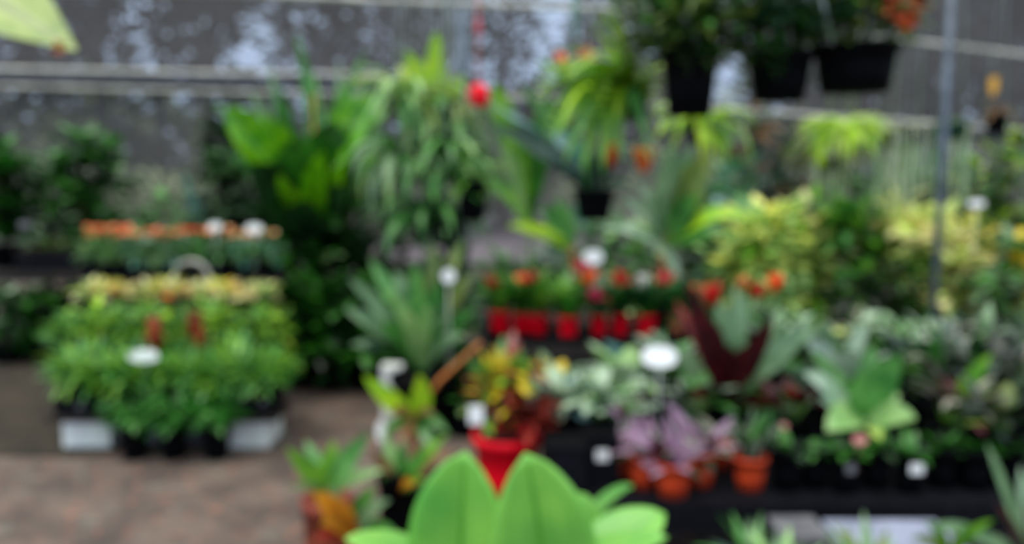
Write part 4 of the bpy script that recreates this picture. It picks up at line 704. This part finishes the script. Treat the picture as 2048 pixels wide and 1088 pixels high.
# green rosette, orange pot
o = thing('rosette_plant', 'green rosette in an orange pot at the lower left foreground', 'potted plant', (X(655, 3.0, .3), 3.0, 0)); pot(o, .09, .38, 'orangepot', .08); k = MB()
for a, b, w_, mi in (((655,985,3.0),(572,895,2.9),44,0),((655,985,3.0),(740,865,2.95),46,1),((655,985,3.0),(668,880,3.0),40,0),((655,985,3.0),(610,880,3.1),30,1),((655,985,3.0),(575,975,2.9),20,2),((655,985,3.0),(770,940,3.0),28,3),((655,990,3.0),(700,930,3.0),28,1)): pleaf(k, o, a, b, w_, mi, 'lance', (0,0,.03), .3)
k.build('foliage', ['bright', 'bed', 'olive', 'pale'], o); k = MB(); k.tube([(0,0,.33), rel(o, P(655,980,3.0))], .012, 0, 6); k.build('stem', 'orangestem', o)
o = thing('croton_plant', 'yellow and grey-green leaved plant spilling over the orange pot', 'potted plant', (X(705, 2.8, .2), 2.8, 0)); pot(o, .1, .2); k = MB()
for a, b, w_, mi in (((705,1090,2.8),(625,985,2.6),56,0),((700,1090,2.8),(665,990,2.6),50,0),((705,1090,2.8),(690,1010,2.7),40,0),((705,1090,2.8),(640,985,2.7),30,1),((705,1080,2.8),(640,1050,2.6),40,0),((705,1080,2.8),(655,970,2.75),26,1),((705,1080,2.8),(750,970,2.75),36,2),((705,1080,2.8),(780,1000,2.7),34,1),((705,1080,2.8),(725,985,2.8),30,3),((705,1080,2.8),(790,1060,2.7),34,2),((705,1090,2.8),(630,1080,2.6),40,4)): pleaf(k, o, a, b, w_, mi, 'lance', (0,0,.06), .3)
k.build('foliage', ['orangeleaf', 'greygreen', 'mid', 'tealdark', 'redleaf'], o); k = MB(); k.tube([(0,0,.15), rel(o, P(705,1080,2.8))], .012, 0, 6); k.build('stem', 'orangestem', o)
o = thing('rosette_plant', 'small mixed green plant between the orange pot and forked leaves', 'potted plant', (X(790, 3.1, .2), 3.1, 0)); pot(o, .062, .45, r2=.05); k = MB(); B_ = (795, 990, 3.1)
for b, w_, mi in (((770,870,3.1),36,0),((740,900,3.0),30,1),((810,880,3.1),30,2),((860,900,3.0),34,2),((895,870,3.0),34,3),((830,970,2.9),24,4),((760,950,3.0),30,2),((850,960,3.0),30,3),((910,900,3.1),30,1)): pleaf(k, o, B_, b, w_, mi, 'lance', (0,0,.05), .3)
k.build('foliage', ['pale', 'tan', 'mid', 'bright', 'orangeleaf'], o); k = MB(); k.tube([(0,0,.36), rel(o, P(795,985,3.1))], .012, 0, 6); k.build('stem', 'stem', o)
# croton in red pot
o = thing('concrete_block', 'dark block under the big red pot', 'block', (X(1015, 3.3, .2), 3.3, 0)); k = MB(); k.box((0,0,.12), (.34,.34,.24)); k.build('body', 'blackplastic', o, False); k = MB(); k.box((0,0,.23), (.36,.36,.02)); k.build('top', 'blackpot', o, False)
o = thing('croton_plant', 'yellow, green and red croton in a big bright red pot', 'potted plant', (X(1015, 3.3, .4), 3.3, .24)); pot(o, .135, .29, 'redpot'); k = MB()
hz = P(1010, 768, 3.3).z-.24
for i in range(9):
    a = i*2.4; t = V((math.cos(a)*.08, math.sin(a)*.08, hz+U(-.09,.08))); k.tube([(0,0,.28), t*.7, t], .005, 0, 5)
k.build('stem', 'stem', o); k = MB(); bushy(k, (-.01,0,hz), .10, .13, 100, .11, .045, (0,0,1,1,2,3), 'lance', .5, shell=.2)
for x, y, mi in ((960,700,0),(985,690,0),(1010,710,0),(1050,705,3),(1070,720,1),(945,720,3),(1000,760,2),(1020,790,1),(975,770,0),(960,800,1),(1060,770,1),(1040,700,1)): pleaf(k, o, (1008,800,3.3), (x, y, 3.2), 26, mi, 'lance', (0,0,.03))
bushy(k, (.09,-.09,.37), .09, .10, 110, .09, .04, (2,2,4), 'lance', .4, shell=.1); bushy(k, (-.06,-.02,.38), .08, .06, 50, .09, .04, (0,1,3,2), 'lance', .4, shell=.1); k.build('foliage', ['gold', 'bright', 'redleaf', 'mid', 'maroon'], o)
k = MB(); c = rel(o, P(952, 830, 3.12)); k.box(c, (.055,.004,.07)); k.build('tag', 'whiteplastic', o, False)
leafy('small yellow-leaved plant between the croton and silvery plants', 1115, 3.9, .42, .06, .12, 16, .12, .05, ['gold','greygreen'])
o = thing('pale_leaf_plant', 'plant with a pointed pale bluish leaf left of the large white label', 'potted plant', (X(1290, 4.05, .6), 4.05, .42)); pot(o, .07, .14); k = MB()
for b, w_, mi in (((1208,682,3.95),44,0),((1360,700,4.0),50,1),((1262,700,4.0),40,0),((1330,660,4.1),34,1)): pleaf(k, o, (1292,775,4.0), b, w_, mi, 'lance', (0,0,.04))
k.build('foliage', ['bluegrey', 'bed'], o)

# ---------------------------------------------------------------- large front leaves
o = thing('front_leaf_plant', 'nearest plant, huge light green ribbed leaves at the bottom centre', 'potted plant', (X(1030, 1.35, .9), 1.45, 0)); pot(o, .17, .45); 
def big(a, b, w_, sh='oval', bd=(0,0,0), n=None, mname='front', fold=.18, across=10):
    k = MB(); A = rel(o, P(*a)); Bp = rel(o, P(*b)); mid = (A+Bp)/2 + V(bd); segs = 18; pts = [A*(1-t)**2+mid*2*t*(1-t)+Bp*t*t for t in [i/segs for i in range(segs+1)]]
    n = V(n or (0,-.8,.6)); sd_ = (Bp-A).cross(n).normalized(); width = w_/F*(a[2]+b[2])/2; vs = []; us = []
    for i, p in enumerate(pts):
        t = i/segs; hw = width/2*max(.02, (math.sin(PI*t**1.1)**.66) if t < .999 else .02); tg = (pts[min(i+1,segs)]-pts[max(i-1,0)]).normalized(); s2 = (sd_-tg*sd_.dot(tg)).normalized(); nn = s2.cross(tg)
        for j in range(across+1):
            q = j/across*2-1; vs.append(p+s2*q*hw+nn*(abs(q)*hw*fold*2 - q*q*hw*fold*1.2 + .004*math.cos(q*PI*5)*math.sin(PI*t))); us.append((j/across, t))
    k.add(vs, [(i*(across+1)+j, i*(across+1)+j+1, (i+1)*(across+1)+j+1, (i+1)*(across+1)+j) for i in range(segs) for j in range(across)], us)
    ob = k.build('leaf', mname, o, True, None, .0015); s = MB(); s.tube([(0,0,.36), ((A.x)*.5, A.y*.5, A.z*.6), A], .008, 0, 8); ob2 = s.build('stalk', 'greenstem', ob)
big((930,1300,1.30), (932,903,1.22), 235, bd=(-.01,-.02,.0), n=(-.25,-.8,.5))
big((1075,1330,1.25), (1050,906,1.15), 235, bd=(.03,-.02,.0), n=(.15,-.85,.5))
big((1110,1260,1.38), (1150,985,1.4), 150, bd=(.05,0,.02), n=(.7,-.7,.3))
big((1090,1210,1.3), (1330,1028,1.35), 140, bd=(0,0,.03), n=(0,-.5,.9))
big((1000,1200,1.3), (1335,1075,1.2), 90, bd=(0,0,.03), n=(0,-.5,.9))
big((980,1200,1.3), (690,1078,1.25), 90, bd=(0,0,.04), n=(0,-.5,.9))
big((1100,1180,1.5), (1268,972,1.75), 28, bd=(0,0,.10), n=(.3,-.6,.7), fold=.3)
# overhanging leaf, top left corner
o = thing('overhanging_leaf_plant', 'tall plant whose big leaf hangs into the top left corner', 'potted plant', (X(-420, 2.6, .2), 2.6, 0)); pot(o, .22, .4); k = MB()
pleaf(k, o, (-400,-215,2.6), (152,100,2.3), 300, 0, 'lance', (0,0,.02), .2, 6, 14, n=(.1,-.8,.6)); k.tube([rel(o, P(-330,-330,2.6)), rel(o, P(-400,-215,2.6))], .012, 0, 6); pleaf(k, o, (-330,-330,2.6), (-380,-60,2.4), 130, 0, 'lance', (0,0,.1), .25, 6, 14); pleaf(k, o, (-330,-330,2.6), (-80,-250,2.5), 130, 0, 'lance', (0,0,.1), .25, 6, 14)
k.build('foliage', 'cornerleaf' if 'cornerleaf' in M else 'olive', o); k = MB(); tp = rel(o, P(130, 88, 2.32)); spray(k, tp, 5, .05, .03, (-40,20), (10,30), 'lance', (0,), (160,260)); k.build('leaf_tip', 'coral', o)
k = MB(); k.tube([(0,0,.3), (.05,0,1.4), rel(o, P(-330,-330,2.6))], .03, 0, 8, .018); k.build('stem', 'greenstem', o)

for ob in bpy.data.objects:
    if 'used' in ob: del ob['used']
